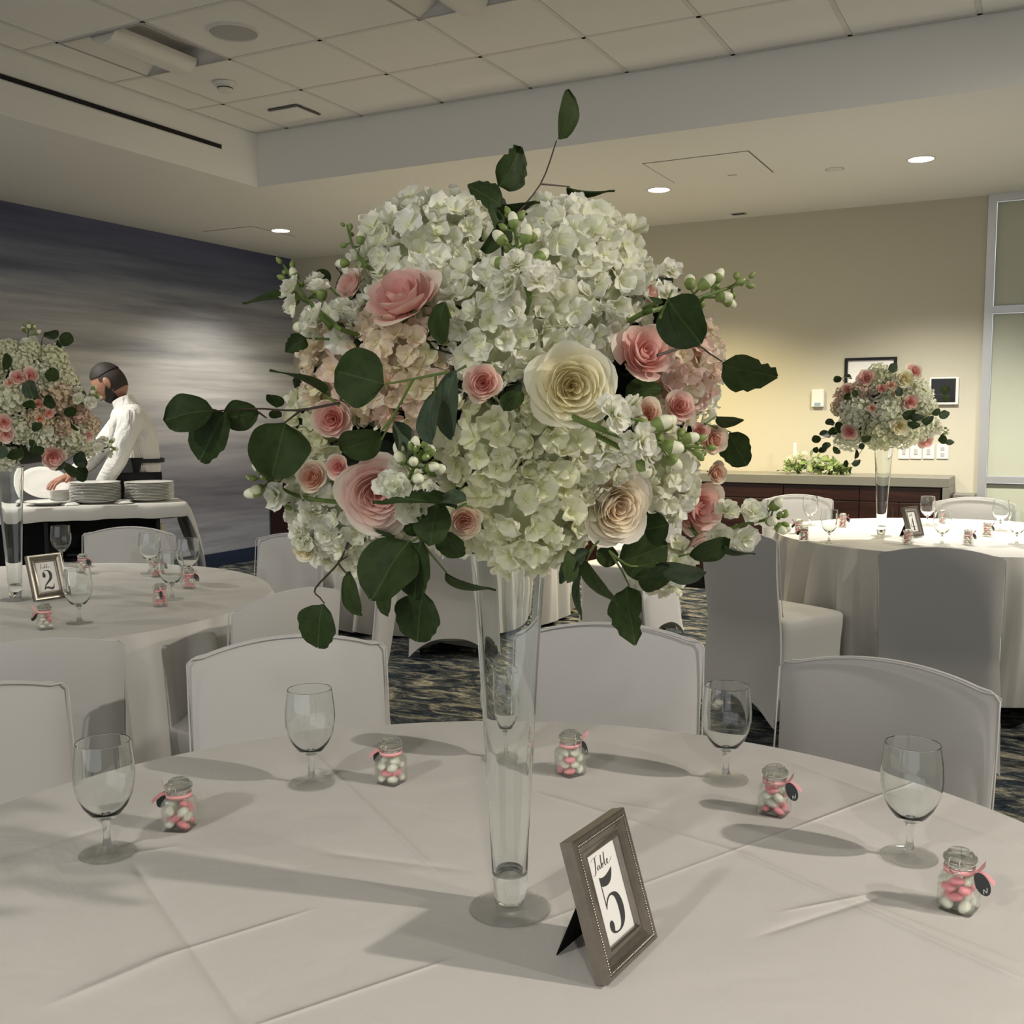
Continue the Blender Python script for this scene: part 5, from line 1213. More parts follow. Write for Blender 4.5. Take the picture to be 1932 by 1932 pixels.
def far_bouquet(V, C, Rb, items, leaves, where, tagn):
    """items: (px,py,rpx,type,petal); leaves: branches = lists of (px,py,rx,ry,ang)"""
    D = depth(C); cx_, cy_ = None, None
    def sf(px, py, k=1):
        d = ray(px, py); o = CAM - C; R_ = Rb * k; a, b, c = d.dot(d), 2 * d.dot(o), o.dot(o) - R_ * R_; q = b * b - 4 * a * c
        s = (-b - sqrt(q)) / (2 * a) if q > 0 else -b / (2 * a); P = CAM + d * s; return P, (P - C).normalized(), s
    q = C - CAM; cpx = 966 + FPX * q.dot(RT) / q.dot(FW); cpy = CYP - FPX * q.dot(UP) / q.dot(FW)
    used = {}
    def word(px, py):
        u, v = (px - cpx) / (Rb * FPX / D), (py - cpy) / (Rb * FPX / D)
        h = 'far left' if u < -.66 else 'left' if u < -.22 else 'middle' if u < .22 else 'right' if u < .66 else 'far right'
        w = 'top' if v < -.6 else 'upper' if v < -.2 else 'centre' if v < .2 else 'lower' if v < .6 else 'bottom'
        return w + ' ' + h
    CN = {'petal_white': 'white', 'petal_green': 'lime-white', 'petal_blush': 'blush', 'petal_pinkhydrangea': 'pink-tinged', 'petal_pinkrose': 'pink', 'petal_palepink': 'pale pink', 'petal_cream': 'cream', 'petal_spray': 'coral', 'petal_spraypeach': 'peach', 'petal_stock': 'white'}
    cells = {}
    for k, (px, py, rp, ty, mm) in enumerate(items): cells.setdefault((CN[mm], ty, word(px, py)), []).append((py, px, k))
    rankw = {}
    for key, v in cells.items():
        v.sort(); n_ = len(v); ws = {1: [''], 2: [', the higher of two', ', the lower of two'], 3: [', the highest of three', ', the middle of three', ', the lowest of three']}.get(n_) or [', number %d counting down' % (q + 1) for q in range(n_)]
        for (py, px, k), w_ in zip(v, ws): rankw[k] = w_
    for k, (px, py, rp, ty, mm) in enumerate(items):
        P, nr, s = sf(px, py, .95); rad = rp * s / FPX * (.93 if ty == 'h' else 1.08); ax = head_axis(nr, P, .35); w = word(px, py)
        if ty == 'h':
            lab = '%s hydrangea head, %s of the centrepiece %s%s' % (CN[mm], w, where, rankw[k])
            t = thing('hydrangea', lab, 'flower', group='hydrangeas in the centrepiece ' + tagn, M=frame(P - nr * rad * .4, ax, k * 1.3) @ Sc(rad))
            link('florets', bmesh_(k % 2, mm), t)['kind'] = 'stuff'; link('flower_core', _corem['b' if mm in ('petal_blush', 'petal_pinkhydrangea') else 'w'], t)
        else:
            key = (ty, mm)
            if key not in _RJM: _RJM[key] = RJ[ty].mesh('petals', MATS[mm])
            lab = '%s %s, %s of the centrepiece %s' % (CN[mm], 'rose' if ty == 'rose' else 'spray rose', w, where + rankw[k])
            P = P + (CAM - P).normalized() * .02
            t = thing('rose' if ty == 'rose' else 'spray_rose', lab, 'flower', group='roses in the centrepiece ' + tagn, M=frame(P, head_axis(nr, P, .6), k * 1.7) @ Sc(rad))
            link('petals', _RJM[key], t); link('calyx', _calyxm, t)
    for b, (lab, lv) in enumerate(leaves):
        P0, n0, s0 = sf(lv[0][0], lv[0][1]); t = thing('eucalyptus_branch', lab + ' of the centrepiece ' + where, 'foliage', P0, 0, 'eucalyptus branches in the centrepiece ' + tagn)
        bpy.context.view_layer.update()
        pts = [C + (P0 - C) * .7]
        for i, (px, py, rx, ry, ang) in enumerate(lv):
            P, n_, s = sf(px, py, 1.06); P = P + (CAM - P).normalized() * .03; d = (RT * cos(radians(ang)) + UP * sin(radians(ang))); ln = 2 * rx * s / FPX
            leaf(t, P - d * ln / 2, P + d * ln / 2, 2 * ry * s / FPX, (i + b) % 3, M_LEAF if (i + b) % 3 else M_LEAFG); pts.append(P - d * ln / 2)
        twig(t, pts[:3], .0015, M_STEMG)
    t = thing('floral_foam', 'dark foam core inside the centrepiece ' + where, 'foam', C); MB().ball((0, 0, -.02), (Rb * .78, Rb * .78, Rb * .66), 16, 10).obj('foam_ball', M_CORE, t)
HW, HG, HB, HP = 'petal_white', 'petal_green', 'petal_blush', 'petal_pinkhydrangea'
C4 = atd(1668, 772, depth(V4) + .0)
far_bouquet(V4, C4, .265, [(1609, 774, 34, 'h', HW), (1675, 777, 33, 'h', HW), (1733, 741, 36, 'h', HW), (1593, 826, 32, 'h', HW), (1658, 822, 34, 'h', HG), (1711, 818, 36, 'h', HG), (1655, 706, 28, 'h', HG), (1700, 716, 26, 'h', HG),
    (1590, 745, 24, 'h', HB), (1577, 768, 18, 'h', HB), (1755, 770, 22, 'h', HW), (1620, 735, 22, 'h', HB), (1750, 812, 24, 'h', HW), (1685, 750, 24, 'h', HW),
    (1635, 714, 15, 'rose', 'petal_pinkrose'), (1722, 703, 14, 'rose', 'petal_pinkrose'), (1717, 759, 13, 'rose', 'petal_pinkrose'), (1604, 814, 14, 'rose', 'petal_pinkrose'), (1744, 829, 14, 'rose', 'petal_pinkrose'), (1697, 804, 15, 'rose', 'petal_cream'), (1706, 716, 15, 'rose', 'petal_cream'),
    (1681, 727, 9, 'spray', 'petal_spraypeach'), (1692, 742, 8, 'spray', 'petal_spray'), (1664, 733, 9, 'spray', 'petal_spray'), (1763, 805, 12, 'rose', 'petal_palepink'), (1645, 770, 9, 'spray', 'petal_spraypeach'), (1600, 735, 10, 'spray', 'petal_spray')],
   [('round leaf at the top right', [(1684, 693, 10, 9, 30)]), ('detached round leaf at the upper left', [(1580, 716, 8, 7, 200), (1600, 712, 8, 4, 160)]), ('cluster of dark leaves right of the middle', [(1714, 780, 13, 9, 10), (1730, 785, 13, 8, -10), (1724, 800, 12, 8, -20), (1750, 791, 12, 8, 15), (1696, 740, 8, 8, 60)]),
    ('leaves spilling right', [(1781, 781, 10, 9, -10), (1766, 777, 9, 7, 20)]), ('leafy sprig at the right rim', [(1783, 736, 9, 9, 60), (1785, 750, 8, 6, 10)]), ('lower right pair of leaves', [(1780, 829, 9, 8, -60), (1792, 833, 8, 6, -20), (1778, 822, 8, 5, 40)]),
    ('left trailing branch', [(1557, 821, 11, 7, 170), (1540, 829, 9, 8, 190), (1572, 815, 9, 8, 200), (1560, 842, 9, 7, 230), (1552, 850, 8, 6, 200), (1539, 849, 6, 6, 180)]), ('dark leaves left of the vase mouth', [(1579, 849, 9, 6, -50), (1582, 807, 11, 9, 100), (1566, 798, 9, 7, 180)]), ('leaves over the vase mouth', [(1634, 826, 10, 7, 0), (1626, 842, 6, 6, -90)]),
    ('hanging sprig at the bottom', [(1615, 872, 9, 6, 20), (1597, 875, 7, 5, -90), (1614, 857, 9, 4, 80), (1605, 888, 6, 2.5, -90)]), ('dark leaf at the left flank', [(1598, 747, 8, 6, 30), (1612, 742, 7, 6, 90)])], 'on the right table', 'on the table numbered 4')
C2 = atd(38, 762, depth(V2))
far_bouquet(V2, C2, .285, [(40, 678, 28, 'h', HW), (104, 673, 30, 'h', HG), (128, 712, 26, 'h', HG), (22, 750, 38, 'h', HW), (40, 815, 28, 'h', HW), (115, 754, 36, 'h', HB), (152, 776, 24, 'h', HP), (176, 805, 22, 'h', HB), (141, 831, 32, 'h', HW), (170, 847, 22, 'h', HW), (77, 832, 27, 'h', HW), (6, 870, 28, 'h', HW), (119, 806, 22, 'h', HB),
    (56, 655, 22, 'h', HG), (-20, 690, 30, 'h', HW), (-40, 760, 34, 'h', HG), (-30, 830, 34, 'h', HW), (80, 712, 30, 'h', HW), (75, 790, 26, 'h', HB), (110, 858, 22, 'h', HW), (12, 655, 22, 'h', HG),
    (35, 712, 13, 'rose', 'petal_pinkrose'), (56, 709, 14, 'rose', 'petal_pinkrose'), (71, 762, 10, 'spray', 'petal_spray'), (8, 797, 14, 'rose', 'petal_pinkrose'), (11, 819, 15, 'rose', 'petal_palepink'), (99, 860, 21, 'rose', 'petal_pinkrose'), (18, 722, 9, 'spray', 'petal_spraypeach'), (75, 790, 10, 'spray', 'petal_spraypeach'), (92, 780, 10, 'spray', 'petal_spray'), (163, 822, 11, 'rose', 'petal_palepink')],
   [('pair of leaves above the top', [(96, 629, 14, 9, 20), (125, 640, 14, 13, 60), (112, 648, 8, 4, -60)]), ('dark leaf at the upper left edge', [(10, 682, 16, 9, 80)]), ('round dark leaf on the lime hydrangea', [(97, 707, 14, 13, 70)]), ('large dark leaves near the centre', [(59, 734, 18, 15, -60), (56, 765, 13, 9, 160), (95, 757, 14, 11, -50)]), ('round dark leaf right of the centre', [(132, 776, 12, 10, 30)]),
    ('dark leaves at the bottom left', [(29, 860, 15, 12, 170), (2, 853, 12, 12, 80), (70, 848, 14, 10, 10)]), ('large leaves hanging at the bottom right', [(154, 866, 16, 13, -60), (136, 884, 20, 10, -30), (156, 893, 16, 13, -90), (115, 880, 12, 9, 200)]), ('small leaves in the lower middle', [(70, 806, 11, 9, 200), (60, 838, 9, 7, 100)]), ('thin dark leaf crossing the pink head', [(140, 802, 12, 3, -50)])], 'on the left table', 'on the table numbered 2')
def pz2(C, Rb, px, py, dz=0.0):
    s = depth(C) - Rb * .6; return atd(px, py, s - dz)
for (pp, lab, nf, nb, C, sc_) in ((((45, 670), (52, 640), (55, 612)), 'upright stock spike on top of the centrepiece on the left table', 4, 8, C2, 1.3), (((150, 760), (165, 748), (178, 742)), 'white stock sprig before the waiter, right of the centrepiece on the left table', 5, 6, C2, 1.4),
        (((85, 815), (95, 805), (100, 795)), 'white stock sprig low in the middle of the centrepiece on the left table', 5, 3, C2, 1.4), (((185, 850), (200, 845), (208, 842)), 'white stock sprig at the lower right of the centrepiece on the left table', 4, 5, C2, 1.3),
        (((1650, 760), (1655, 745), (1658, 735)), 'white stock sprig in the middle of the centrepiece on the right table', 5, 4, C4, 1.5), (((1760, 800), (1775, 810), (1785, 815)), 'white stock sprig at the right of the centrepiece on the right table', 3, 5, C4, 1.3)):
    stock([pz2(C, .27, *p) for p in pp], lab, nf, nb, (.1, .6), 'stock sprigs of the far centrepieces', 3, sc_)
#==FAR
# ---------------------------------------------------------------- arrangement on the countertop
def counter_arrangement():
    p = onz(1532, 893, .931); ox, oy = p.x, 8.27
    t = thing('greenery_arrangement', 'low mound of greenery with white blooms on the countertop', 'flower arrangement', (ox, oy, .931))
    r = random.Random(9); mb = MB(); k_ = 0
    for k in range(150):
        x = r.uniform(-.20, .26); h = .13 * (1 - (x / .28) ** 2) * r.uniform(.1, 1)
        vs, fs, g = petal_grid(r.uniform(.03, .045), r.uniform(.05, .07), 2, 3, .1, .1, k); mb.add(vs, fs, frame((x, r.uniform(-.08, .08), .012 + max(h, 0)), (r.uniform(-1, 1), r.uniform(-1, 0), r.uniform(0, 1)), r.uniform(0, 6)))
    o = mb.obj('leaves', mat('herb_green', (.14, .20, .05), .6), t); o['kind'] = 'stuff'
    for (x, z, s) in ((-.15, .10, .034), (-.10, .14, .026), (-.04, .15, .024), (-.17, .04, .026), (.05, .10, .022), (.12, .07, .024)):
        o = link('bloom', bmesh_(0, 'petal_green' if x < -.08 else 'petal_white'), t, T(x, -.05, z) @ Rx(1.0) @ Sc(s))
    for j in range(5):
        o = link('trailing_leaf', leaf_mesh(1, M_LEAF), t, T(.15 + .03 * j, -.07, .03 + .012 * (j % 3)) @ Rz(-1.4 + .3 * (j % 3)) @ Rx(.3) @ Sc(.06))
    o = link('trailing_leaf', leaf_mesh(1, M_LEAF), t, T(-.19, -.06, .02) @ Rz(1.4) @ Sc(.06))
    c = thing('taper_candle', 'white candle standing behind the left end of the counter greenery', 'candle', (ox - .128, oy + .02, .931), 0)
    MB().lathe([(.0001, .0), (.03, .0), (.03, .006), (.012, .01), (.012, .11), (.018, .13), (.0001, .13)], 20).obj('holder', M_GLASS, c)
    MB().lathe([(.0001, .131), (.013, .131), (.013, .235), (.010, .238), (.0001, .236)], 20).obj('wax', mat('candle_wax', (.82, .80, .72), .5), c)
    MB().tube([(0, 0, .237), (.001, 0, .246)], .001, 5).obj('wick', M_BLACK, c)
    for (x, lab) in ((-.005, 'small clear votive glass in the middle of the counter greenery'), (.045, 'clear votive glass right of centre in the counter greenery')):
        c = thing('votive_holder', lab, 'candle holder', (ox + x, oy - .03, .931), 0, 'votive glasses on the counter')
        MB().lathe([(.0001, 0), (.02, 0), (.024, .05), (.024, .13), (.0225, .13), (.0215, .01), (.0001, .01)], 24).obj('glass_cup', M_GLASSJ, c)
        MB().lathe([(.0001, .011), (.018, .011), (.018, .04), (.0001, .04)], 16).obj('wax', mat('candle_wax', (.82, .80, .72), .5), c)
counter_arrangement()

# ---------------------------------------------------------------- service cart with plates
def cart():
    PR, PL = onz(352, 946, .92), onz(-60, 961, .92)
    ex = (PR - PL); ex.z = 0; Ln = ex.length; ex.normalize(); ey = Vector((-ex.y, ex.x, 0))      # ey points away from the viewer
    if ey.dot(FW) < 0: ey = -ey
    M = Matrix(((ex.x, ey.x, 0, PR.x), (ex.y, ey.y, 0, PR.y), (0, 0, 1, 0), (0, 0, 0, 1)))
    t = thing('service_cart', 'black service cart with open shelves behind table 2', 'cart', M=M)
    x0, x1, d = -Ln, -.14, .40
    MB().box((x0, .02, .885), (-.03, d - .02, .905)).obj('top_panel', M_BLACK, t, False)
    MB().box((x0, d - .04, .12), (x1, d - .02, .885)).obj('back_panel', M_BLACK, t, False)
    for xx in (x1 - .02, x0, (x0 + x1) / 2 - .12): MB().box((xx, .03, .10), (xx + .02, d - .03, .885)).obj('side_panel', M_BLACK, t, False)
    for z in (.50, .28, .12): MB().box((x0, .03, z), (x1, d - .03, z + .018)).obj('shelf', M_BLACK, t, False)
    for xx in (x1 - .06, x0 + .06):
        for yy in (.07, d - .09):
            MB().lathe([(.0001, -.012), (.045, -.012), (.05, -.006), (.05, .006), (.045, .012), (.0001, .012)], 20).obj('wheel', M_DARKMETAL, t, True, M=T(xx, yy, .05) @ Rx(pi / 2))
    MB().box((x1 + .005, .03, .55), (x1 + .022, .05, .80)).obj('side_rail', mat('brass_rail', (.75, .65, .40), .3, metal=.6), t, False)
    # cloth
    mb = MB(); n = 60; rings = []; r = random.Random(2)
    cx0, cx1, y0, y1 = x0 - .02, .0, -.015, d + .01
    nx, K = 80, 6; vs = []; rows = []
    ys = [(-.020, -.075), (-.024, -.055), (-.018, -.02), (-.010, -.002), (.0, 0), (.13, 0), (.24, 0), (.33, 0), (d, 0), (d + .012, -.01), (d + .014, -.12)]
    for (yy, dz) in ys:
        row = []
        for i in range(nx + 1):
            x = cx0 + (cx1 - cx0) * i / nx; wv = .004 * sin(x * 17 + 1) + .002 * sin(x * 41)
            row.append((x, yy + (wv if dz < -.01 else 0), .915 + dz + (wv * .6 if dz < -.05 else 0) + .002 * sin(x * 9 + yy * 14)))
        # hanging right end
        for j in range(1, 15):
            q = j / 14; drop = .40 * q * (1 if dz > -.01 else 1.0)
            out = .012 + .085 * q + .012 * sin(yy * 26 + 4 * q)
            row.append((cx1 + out, yy - .02 * q if yy < .1 else yy, .915 + dz * (1 - .4 * q) - .006 - drop - .02 * sin(yy * 12) * q))
        rows.append(row)
    nn = len(rows[0]); vs = [p for r_ in rows for p in r_]
    mb.add(vs, [(j * nn + i, j * nn + i + 1, (j + 1) * nn + i + 1, (j + 1) * nn + i) for j in range(len(rows) - 1) for i in range(nn - 1)])
    c = mb.obj('cart_cloth', M_CLOTH, None, True, 60); c.matrix_world = M; tag(c, 'white cloth over the cart hanging down at its right end', 'cloth')
    # plates
    pl = MB().lathe([(.0001, 0), (.075, 0), (.080, .002), (.105, .008), (.132, .0155), (.134, .0165), (.132, .0178), (.104, .0105), (.080, .0050), (.0001, .0042)], 48).mesh('dinner_plate', M_PLATE)
    sp = MB().lathe([(.0001, 0), (.045, 0), (.060, .006), (.078, .013), (.079, .0142), (.060, .0085), (.045, .0035), (.0001, .003)], 36).mesh('side_plate', M_PLATE)
    ORD = ['topmost', 'second from the top', 'third from the top', 'fourth from the top', 'fifth from the top', 'sixth from the top', 'seventh from the top', 'eighth from the top', 'ninth from the top', 'tenth from the top', 'eleventh from the top', 'twelfth from the top', 'thirteenth from the top']
    def stack(P, n, me, lab, grp, dz=.0082, nm='dinner_plate', cat='plate'):
        for k in range(n):
            o = link(nm, me); o.location = (P.x + r.uniform(-.001, .001), P.y + r.uniform(-.001, .001), P.z + k * dz); tag(o, lab + ', ' + ORD[n - 1 - k], cat, grp)
    def on(px, py, z, yloc):
        """point on the shelf plane whose cart depth is yloc, seen in the given pixel column"""
        d_ = ray(px, py); n_ = M.to_3x3().col[1]; P0 = M @ Vector((0, yloc, 0)); s = (P0 - CAM).dot(n_) / d_.dot(n_); P = CAM + d_ * s; P.z = z; return P
    A = on(180, 930, .9175, .18); stack(A, 13, pl, 'white dinner plate in the left tall stack on the cart', 'left tall stack of plates on the cart')
    B = on(282, 930, .9175, .20); stack(B, 12, pl, 'white dinner plate in the right tall stack on the cart', 'right tall stack of plates on the cart')
    Cc = on(121, 935, .9175, .30); stack(Cc, 8, sp, 'small white plate in the short stack behind the tall left stack', 'short stack of small plates', .0070, 'side_plate')
    D_ = on(208, 990, .5185 + .0, .27); stack(on(208, 990, .70, .27) , 0, pl, '', '')
    MB().box((-.62, .05, .645), (x1, d - .05, .655)).obj('shelf', M_BLACK, t, False)
    stack(on(208, 990, .656, .27), 8, pl, 'plate in the stack on the upper cart shelf', 'plates on the upper cart shelf')
    stack(on(112, 1040, .5185, .25), 9, pl, 'plate in the stack on the lower cart shelf', 'plates on the lower cart shelf')
    for (px, yl, lab) in ((132, .07, 'overturned white saucer left of the left plate stack'), (233, .06, 'overturned white saucer between the two tall stacks')):
        P = on(px, 948, .918, yl); o = link('saucer', sp); o.matrix_world = T(P.x, P.y, P.z + .0145) @ Rx(pi) @ Sc(.62, .62, .9); tag(o, lab, 'plate')
    o = link('dinner_plate', pl); P = on(95, 928, .925, .16); o.matrix_world = T(P.x, P.y, .921); tag(o, 'single dinner plate lying flat left of the plate stacks', 'plate')
    o = link('dinner_plate', pl); Q = atd(84, 914, 5.95); o.matrix_world = frame(Q, (CAM - Q).normalized() * .62 + Vector((0, 0, .8)) + RT * .15, 0); tag(o, 'tilted white plate held up by the waiter', 'plate')
    return M
MC = cart()

# ---------------------------------------------------------------- the waiter
def skin(name, J, E, root, m, parent, sub=2):
    names = list(J); me = bpy.data.meshes.new(name)
    me.from_pydata([tuple(J[k][0]) for k in names], [(names.index(a), names.index(b)) for a, b in E], []); me.update()
    o = bpy.data.objects.new(name, me); COL.objects.link(o)
    md = o.modifiers.new('skin', 'SKIN'); md.use_smooth_shade = True
    lay = me.skin_vertices[0].data if me.skin_vertices else None
    if lay is None:
        bm = bmesh.new(); bm.from_mesh(me); bm.verts.layers.skin.verify(); bm.to_mesh(me); bm.free(); lay = me.skin_vertices[0].data
    for i, k in enumerate(names):
        rr = J[k][1]; lay[i].radius = (rr, rr) if not hasattr(rr, '__len__') else rr; lay[i].use_root = (k == root)
    s = o.modifiers.new('sub', 'SUBSURF'); s.levels = sub; s.render_levels = sub
    bpy.context.view_layer.update(); dg = bpy.context.evaluated_depsgraph_get()
    nm = bpy.data.meshes.new_from_object(o.evaluated_get(dg)); nm.materials.clear(); nm.materials.append(m)
    nm.polygons.foreach_set('use_smooth', [True] * len(nm.polygons))
    bpy.data.objects.remove(o); nm.name = name
    r = link(name, nm, parent); 
    if parent is not None: r.matrix_local = parent.matrix_world.inverted()
    return r
def wrinkle(nt, b):
    n = N(nt, 'ShaderNodeTexNoise', i_Scale=7.0, i_Detail=3.0, i_Distortion=1.6); L(nt, coords(nt, 'Object', (1, 1, .45), (0, .6, .3)), n.inputs[0]); bump(nt, b, n.outputs[0], .9, .05)
def waiter():
    D0 = 6.25
    def Wp(px, py, off=0): return atd(px, py, D0 - off)
    sk = mat('skin_tone', (.38, .19, .125), .5); hair = mat('dark_hair', (.018, .013, .010), .7)
    shirt = mat('white_shirt', (.74, .73, .69), .7, build=lambda nt, b: wrinkle(nt, b)); black = mat('black_cloth', (.012, .012, .013), .8)
    foot = Wp(258, 925); foot.z = 0
    t = thing('person', 'person with dark beard in white shirt and black apron leaning over the plate cart', 'person', foot, 0); bpy.context.view_layer.update()
    def zf(P, z): Q = P.copy(); Q.z = z; return Q
    pel = Wp(262, 925); wa = Wp(262, 885); ch = Wp(256, 835); uc = Wp(247, 792); nb = Wp(236, 768); nt_ = Wp(224, 748); hd = Wp(206, 722)
    side = (CAM - pel); side.z = 0; side.normalize(); fwd = -Vector(RT); fwd.z = 0; fwd.normalize()
    sL, sR = uc + side * .17 + fwd * -.0, uc - side * .17 + fwd * .05
    eL = Wp(222, 868, .24); wL = Wp(182, 932, .28); hL = Wp(166, 944, .30)
    eR = Wp(172, 868, .12); wR = Wp(130, 900, .32); hR = Wp(112, 906, .38)
    hipL, hipR = pel + side * .09, pel - side * .09
    kL, kR = zf(hipL + fwd * .03, .52), zf(hipR + fwd * .10, .52); aL, aR = zf(hipL - fwd * .02, .08), zf(hipR + fwd * .06, .08); tL, tR = zf(aL + fwd * .17, .035), zf(aR + fwd * .17, .035)
    J = {'pel': (pel, .12), 'wa': (wa, .105), 'ch': (ch, .115), 'uc': (uc, .10), 'nb': (nb, .048), 'nt': (nt_, .052), 'sL': (sL, .05), 'eL': (eL, .038), 'wL': (wL, .026), 'hL': (hL, (.036, .018)), 'sR': (sR, .05), 'eR': (eR, .038), 'wR': (wR, .026), 'hR': (hR, (.036, .018)),
         'hipL': (hipL, .085), 'kL': (kL, .06), 'aL': (aL, .042), 'tL': (tL, .035), 'hipR': (hipR, .085), 'kR': (kR, .06), 'aR': (aR, .042), 'tR': (tR, .035)}
    E = [('pel', 'wa'), ('wa', 'ch'), ('ch', 'uc'), ('uc', 'nb'), ('nb', 'nt'), ('uc', 'sL'), ('sL', 'eL'), ('eL', 'wL'), ('wL', 'hL'), ('uc', 'sR'), ('sR', 'eR'), ('eR', 'wR'), ('wR', 'hR'),
         ('pel', 'hipL'), ('hipL', 'kL'), ('kL', 'aL'), ('aL', 'tL'), ('pel', 'hipR'), ('hipR', 'kR'), ('kR', 'aR'), ('aR', 'tR')]
    for s_, H_, Wr in (('L', hL, wL), ('R', hR, wR)):
        d = (H_ - Wr).normalized(); lat = d.cross(Vector((0, 0, 1))).normalized(); dn = Vector((0, 0, -1))
        for i, (o_, ln) in enumerate(((-.026, .060), (-.009, .072), (.009, .068), (.025, .054))):
            a = H_ + lat * o_ + d * .02; b = a + d * ln * .55 + dn * .010; c = b + d * ln * .3 + dn * .026
            for nme, q, rr in (('a', a, .0095), ('b', b, .0085), ('c', c, .0075)): J['f%s%d%s' % (s_, i, nme)] = (q, rr)
            E += [('h' + s_, 'f%s%da' % (s_, i)), ('f%s%da' % (s_, i), 'f%s%db' % (s_, i)), ('f%s%db' % (s_, i), 'f%s%dc' % (s_, i))]
        a = Wr.lerp(H_, .5) + lat * -.035; b = a + d * .035 + lat * -.012 + dn * .012
        J['t%sa' % s_] = (a, .012); J['t%sb' % s_] = (b, .009); E += [('w' + s_, 't%sa' % s_), ('t%sa' % s_, 't%sb' % s_)]
    skin('body', J, E, 'pel', sk, t)
    # head: shaped ovoid, face towards fwd, tipped down
    hz = (Vector((0, 0, 1)) * cos(radians(34)) + fwd * sin(radians(34))).normalized(); hx = (fwd - hz * fwd.dot(hz)).normalized(); hy = hz.cross(hx)
    Mh = Matrix(((hx.x, hy.x, hz.x, hd.x), (hx.y, hy.y, hz.y, hd.y), (hx.z, hy.z, hz.z, hd.z), (0, 0, 0, 1))); Ml = t.matrix_world.inverted() @ Mh
    def headshape(scale=1, keep=lambda x, y, z: True, nn=88, mm=60, push=0):
        mb = MB(); vs = []; idx = {}; fs = []
        for j in range(mm + 1):
            th = pi * j / mm
            for i in range(nn):
                a = 2 * pi * i / nn; x, y, z = sin(th) * cos(a), sin(th) * sin(a), cos(th)
                X, Y, Z = x * .098, y * .076, z * .120
                if z < 0: X = X * (1 + .10 * z) + .010 * -z * (1 if x > -.3 else -1.2); Y *= 1 + .22 * z
                if x > .3:
                    f = (x - .3) / .7; c = math.exp(-(y / .22) ** 2)
                    X += .020 * f * c * math.exp(-((z + .17) / .14) ** 2) * (1.3)           # nose
                    X += .007 * f * math.exp(-(y / .5) ** 2) * math.exp(-((z - .16) / .12) ** 2)     # brow
                    X -= .008 * f * math.exp(-((abs(y) - .38) / .16) ** 2) * math.exp(-((z - .02) / .10) ** 2)   # eye sockets
                    X += .006 * f * math.exp(-(y / .3) ** 2) * math.exp(-((z + .47) / .07) ** 2)  # lips
                    X += .012 * f * math.exp(-(y / .4) ** 2) * math.exp(-((z + .80) / .14) ** 2)  # chin
                k = scale + push
                vs.append((X * k, Y * k, Z * k)); idx[(j, i)] = (x, y, z)
        for j in range(mm):
            for i in range(nn):
                q = [(j, i), (j + 1, i), (j + 1, (i + 1) % nn), (j, (i + 1) % nn)]
                cx = [sum(idx[p][c] for p in q) / 4 for c in range(3)]
                if keep(*cx): fs.append(tuple(p[0] * nn + p[1] for p in q))
        return mb.add(vs, fs)
    h = headshape().obj('head', sk, t, True, 180, M=Ml)
    line = lambda x: .34 + (.30 * max(0, x) ** 1.6)
    headshape(1.075, lambda x, y, z: z > line(x) + .03 and (x < .74 or z > .62)).obj('hair', hair, h)
    headshape(1.03, lambda x, y, z: (x < .22 and -.02 - .25 * max(0, -x) < z <= line(x) + .06 and (x < -.16 or z > .08)) or (x < -.16 and z > -.60)).obj('hair_fade', mat('faded_hair', (.035, .024, .018), .8), h)
    headshape(1.045, lambda x, y, z: x > -.14 and (z < max(-.60, -.12 - .83 * x)) and not (z > -.35 and x < -.02) or (x > .62 and abs(y) < .36 and -.43 < z < -.33) or (-.02 < x < .10 and -.2 < z < .12)).obj('beard', hair, h)
    for s in (-1, 1):
        MB().ball((-.012, s * .076, -.008), (.020, .008, .032), 14, 10).ball((-.006, s * .082, -.008), (.010, .005, .020), 10, 8).obj('ear', sk, h)
        e = MB().ball((.082, s * .030, .004), (.011, .013, .011), 12, 8).obj('eye', mat('eye_white', (.7, .7, .66), .3), h)
        MB().ball((.0915, s * .030, .003), (.003, .005, .005), 8, 6).obj('iris', mat('iris_dark', (.03, .02, .01), .2), h)
        MB().tube([(.088, s * .016, .024), (.090, s * .032, .029), (.078, s * .048, .025)], .0035, 6).obj('eyebrow', hair, h)
    MB().tube([(.098, -.020, -.056), (.106, 0, -.055), (.098, .020, -.056)], .0035, 6).obj('lips', mat('lip_tone', (.34, .13, .10), .5), h)
    # shirt: torso and sleeves in one
    Js = {'w0': (Wp(264, 905), .128), 'wa': (Wp(264, 880), .130), 'ch': (Wp(257, 835), .138), 'uc': (Wp(249, 795), .122), 'nb': (Wp(238, 770), .070), 'sL': (sL + side * .005, .072), 'mL': (sL.lerp(eL, .5), .066), 'eL': (eL, .058), 'fL': (eL.lerp(wL, .6), .050), 'wL': (eL.lerp(wL, .95), .040),
          'sR': (sR, .070), 'eR': (eR, .056), 'fR': (eR.lerp(wR, .5), .048), 'wR': (eR.lerp(wR, .9), .038)}
    skin('shirt', Js, [('w0', 'wa'), ('wa', 'ch'), ('ch', 'uc'), ('uc', 'nb'), ('uc', 'sL'), ('sL', 'mL'), ('mL', 'eL'), ('eL', 'fL'), ('fL', 'wL'), ('uc', 'sR'), ('sR', 'eR'), ('eR', 'fR'), ('fR', 'wR')], 'w0', shirt, t, 3)
    mb = MB(); inv = t.matrix_world.inverted()
    c0 = inv @ Wp(240, 772); c1 = inv @ Wp(231, 753); ax = (c1 - c0).normalized(); u = ax.orthogonal().normalized(); v = ax.cross(u)
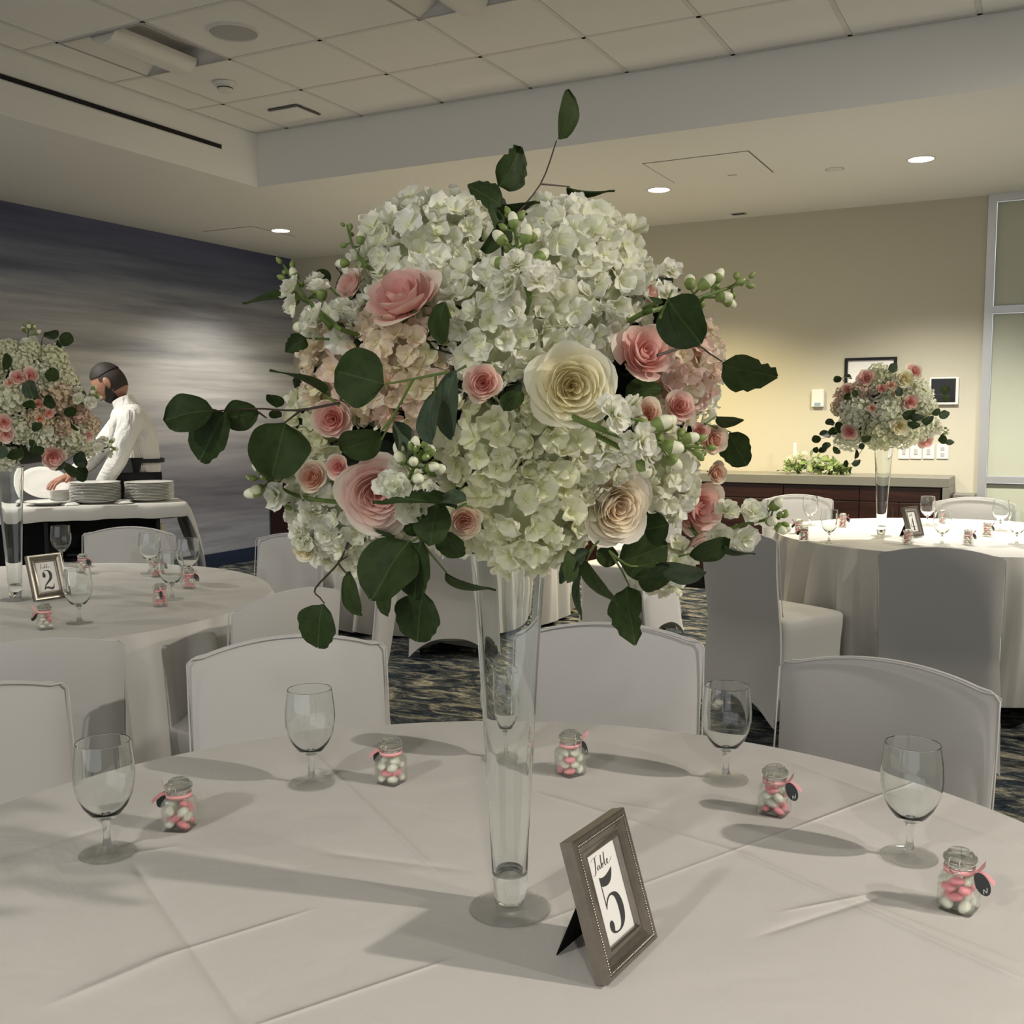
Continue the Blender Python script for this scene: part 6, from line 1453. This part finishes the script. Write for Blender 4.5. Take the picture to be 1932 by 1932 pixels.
    mb.loft([[tuple(c0 + (u * cos(a) + v * sin(a)) * .074) for a in [2 * pi * k / 24 for k in range(24)]], [tuple(c1 + (u * cos(a) + v * sin(a)) * .062) for a in [2 * pi * k / 24 for k in range(24)]]], False).obj('collar', shirt, t)
    # trousers and apron
    skin('trousers', {'p': (Wp(263, 915), .134), 'hL': (hipL, .10), 'hR': (hipR, .10), 'kL': (kL, .078), 'kR': (kR, .078), 'aL': (zf(aL, .10), .062), 'aR': (zf(aR, .10), .062)}, [('p', 'hL'), ('p', 'hR'), ('hL', 'kL'), ('kL', 'aL'), ('hR', 'kR'), ('kR', 'aR')], 'p', black, t)
    ap = MB(); rows = []
    for (py, rr, a0, a1) in ((862, .148, -1.5, 1.75), (885, .150, -1.6, 1.6), (910, .155, -1.6, 1.6), (950, .165, -1.6, 1.6)):
        C_ = inv @ Wp(262, py); rows.append([tuple(C_ + (fwd * cos(a) + side * sin(a)) * rr * (1.05 if abs(a) < 1 else 1)) for a in [a0 + (a1 - a0) * k / 20 for k in range(21)]])
    C_ = inv @ Wp(262, 950); C_.z = .45; rows.append([tuple(C_ + (fwd * cos(a) + side * sin(a)) * .20) for a in [-1.5 + 3.0 * k / 20 for k in range(21)]])
    ap.add([p for r_ in rows for p in r_], [(j * 21 + i, j * 21 + i + 1, (j + 1) * 21 + i + 1, (j + 1) * 21 + i) for j in range(4) for i in range(20)]).obj('apron', black, t)
    bt = MB(); C_ = inv @ Wp(263, 868); bt.loft([[tuple(C_ + (fwd * cos(a) + side * sin(a)) * .150 + Vector((0, 0, dz))) for a in [2 * pi * k / 32 for k in range(32)]] for dz in (-.012, .012)], False).obj('apron_tie', black, t)
    for s_, (A, B_) in (('L', (aL, tL)), ('R', (aR, tR))):
        a_, b_ = inv @ zf(A - fwd * .06, .04), inv @ zf(B_ + fwd * .04, .035)
        MB().tube([a_, a_.lerp(b_, .3), a_.lerp(b_, .7), b_], [.035, .046, .046, .026], 12).obj('shoe', mat('shoe_black', (.01, .01, .01), .3), t)
waiter()
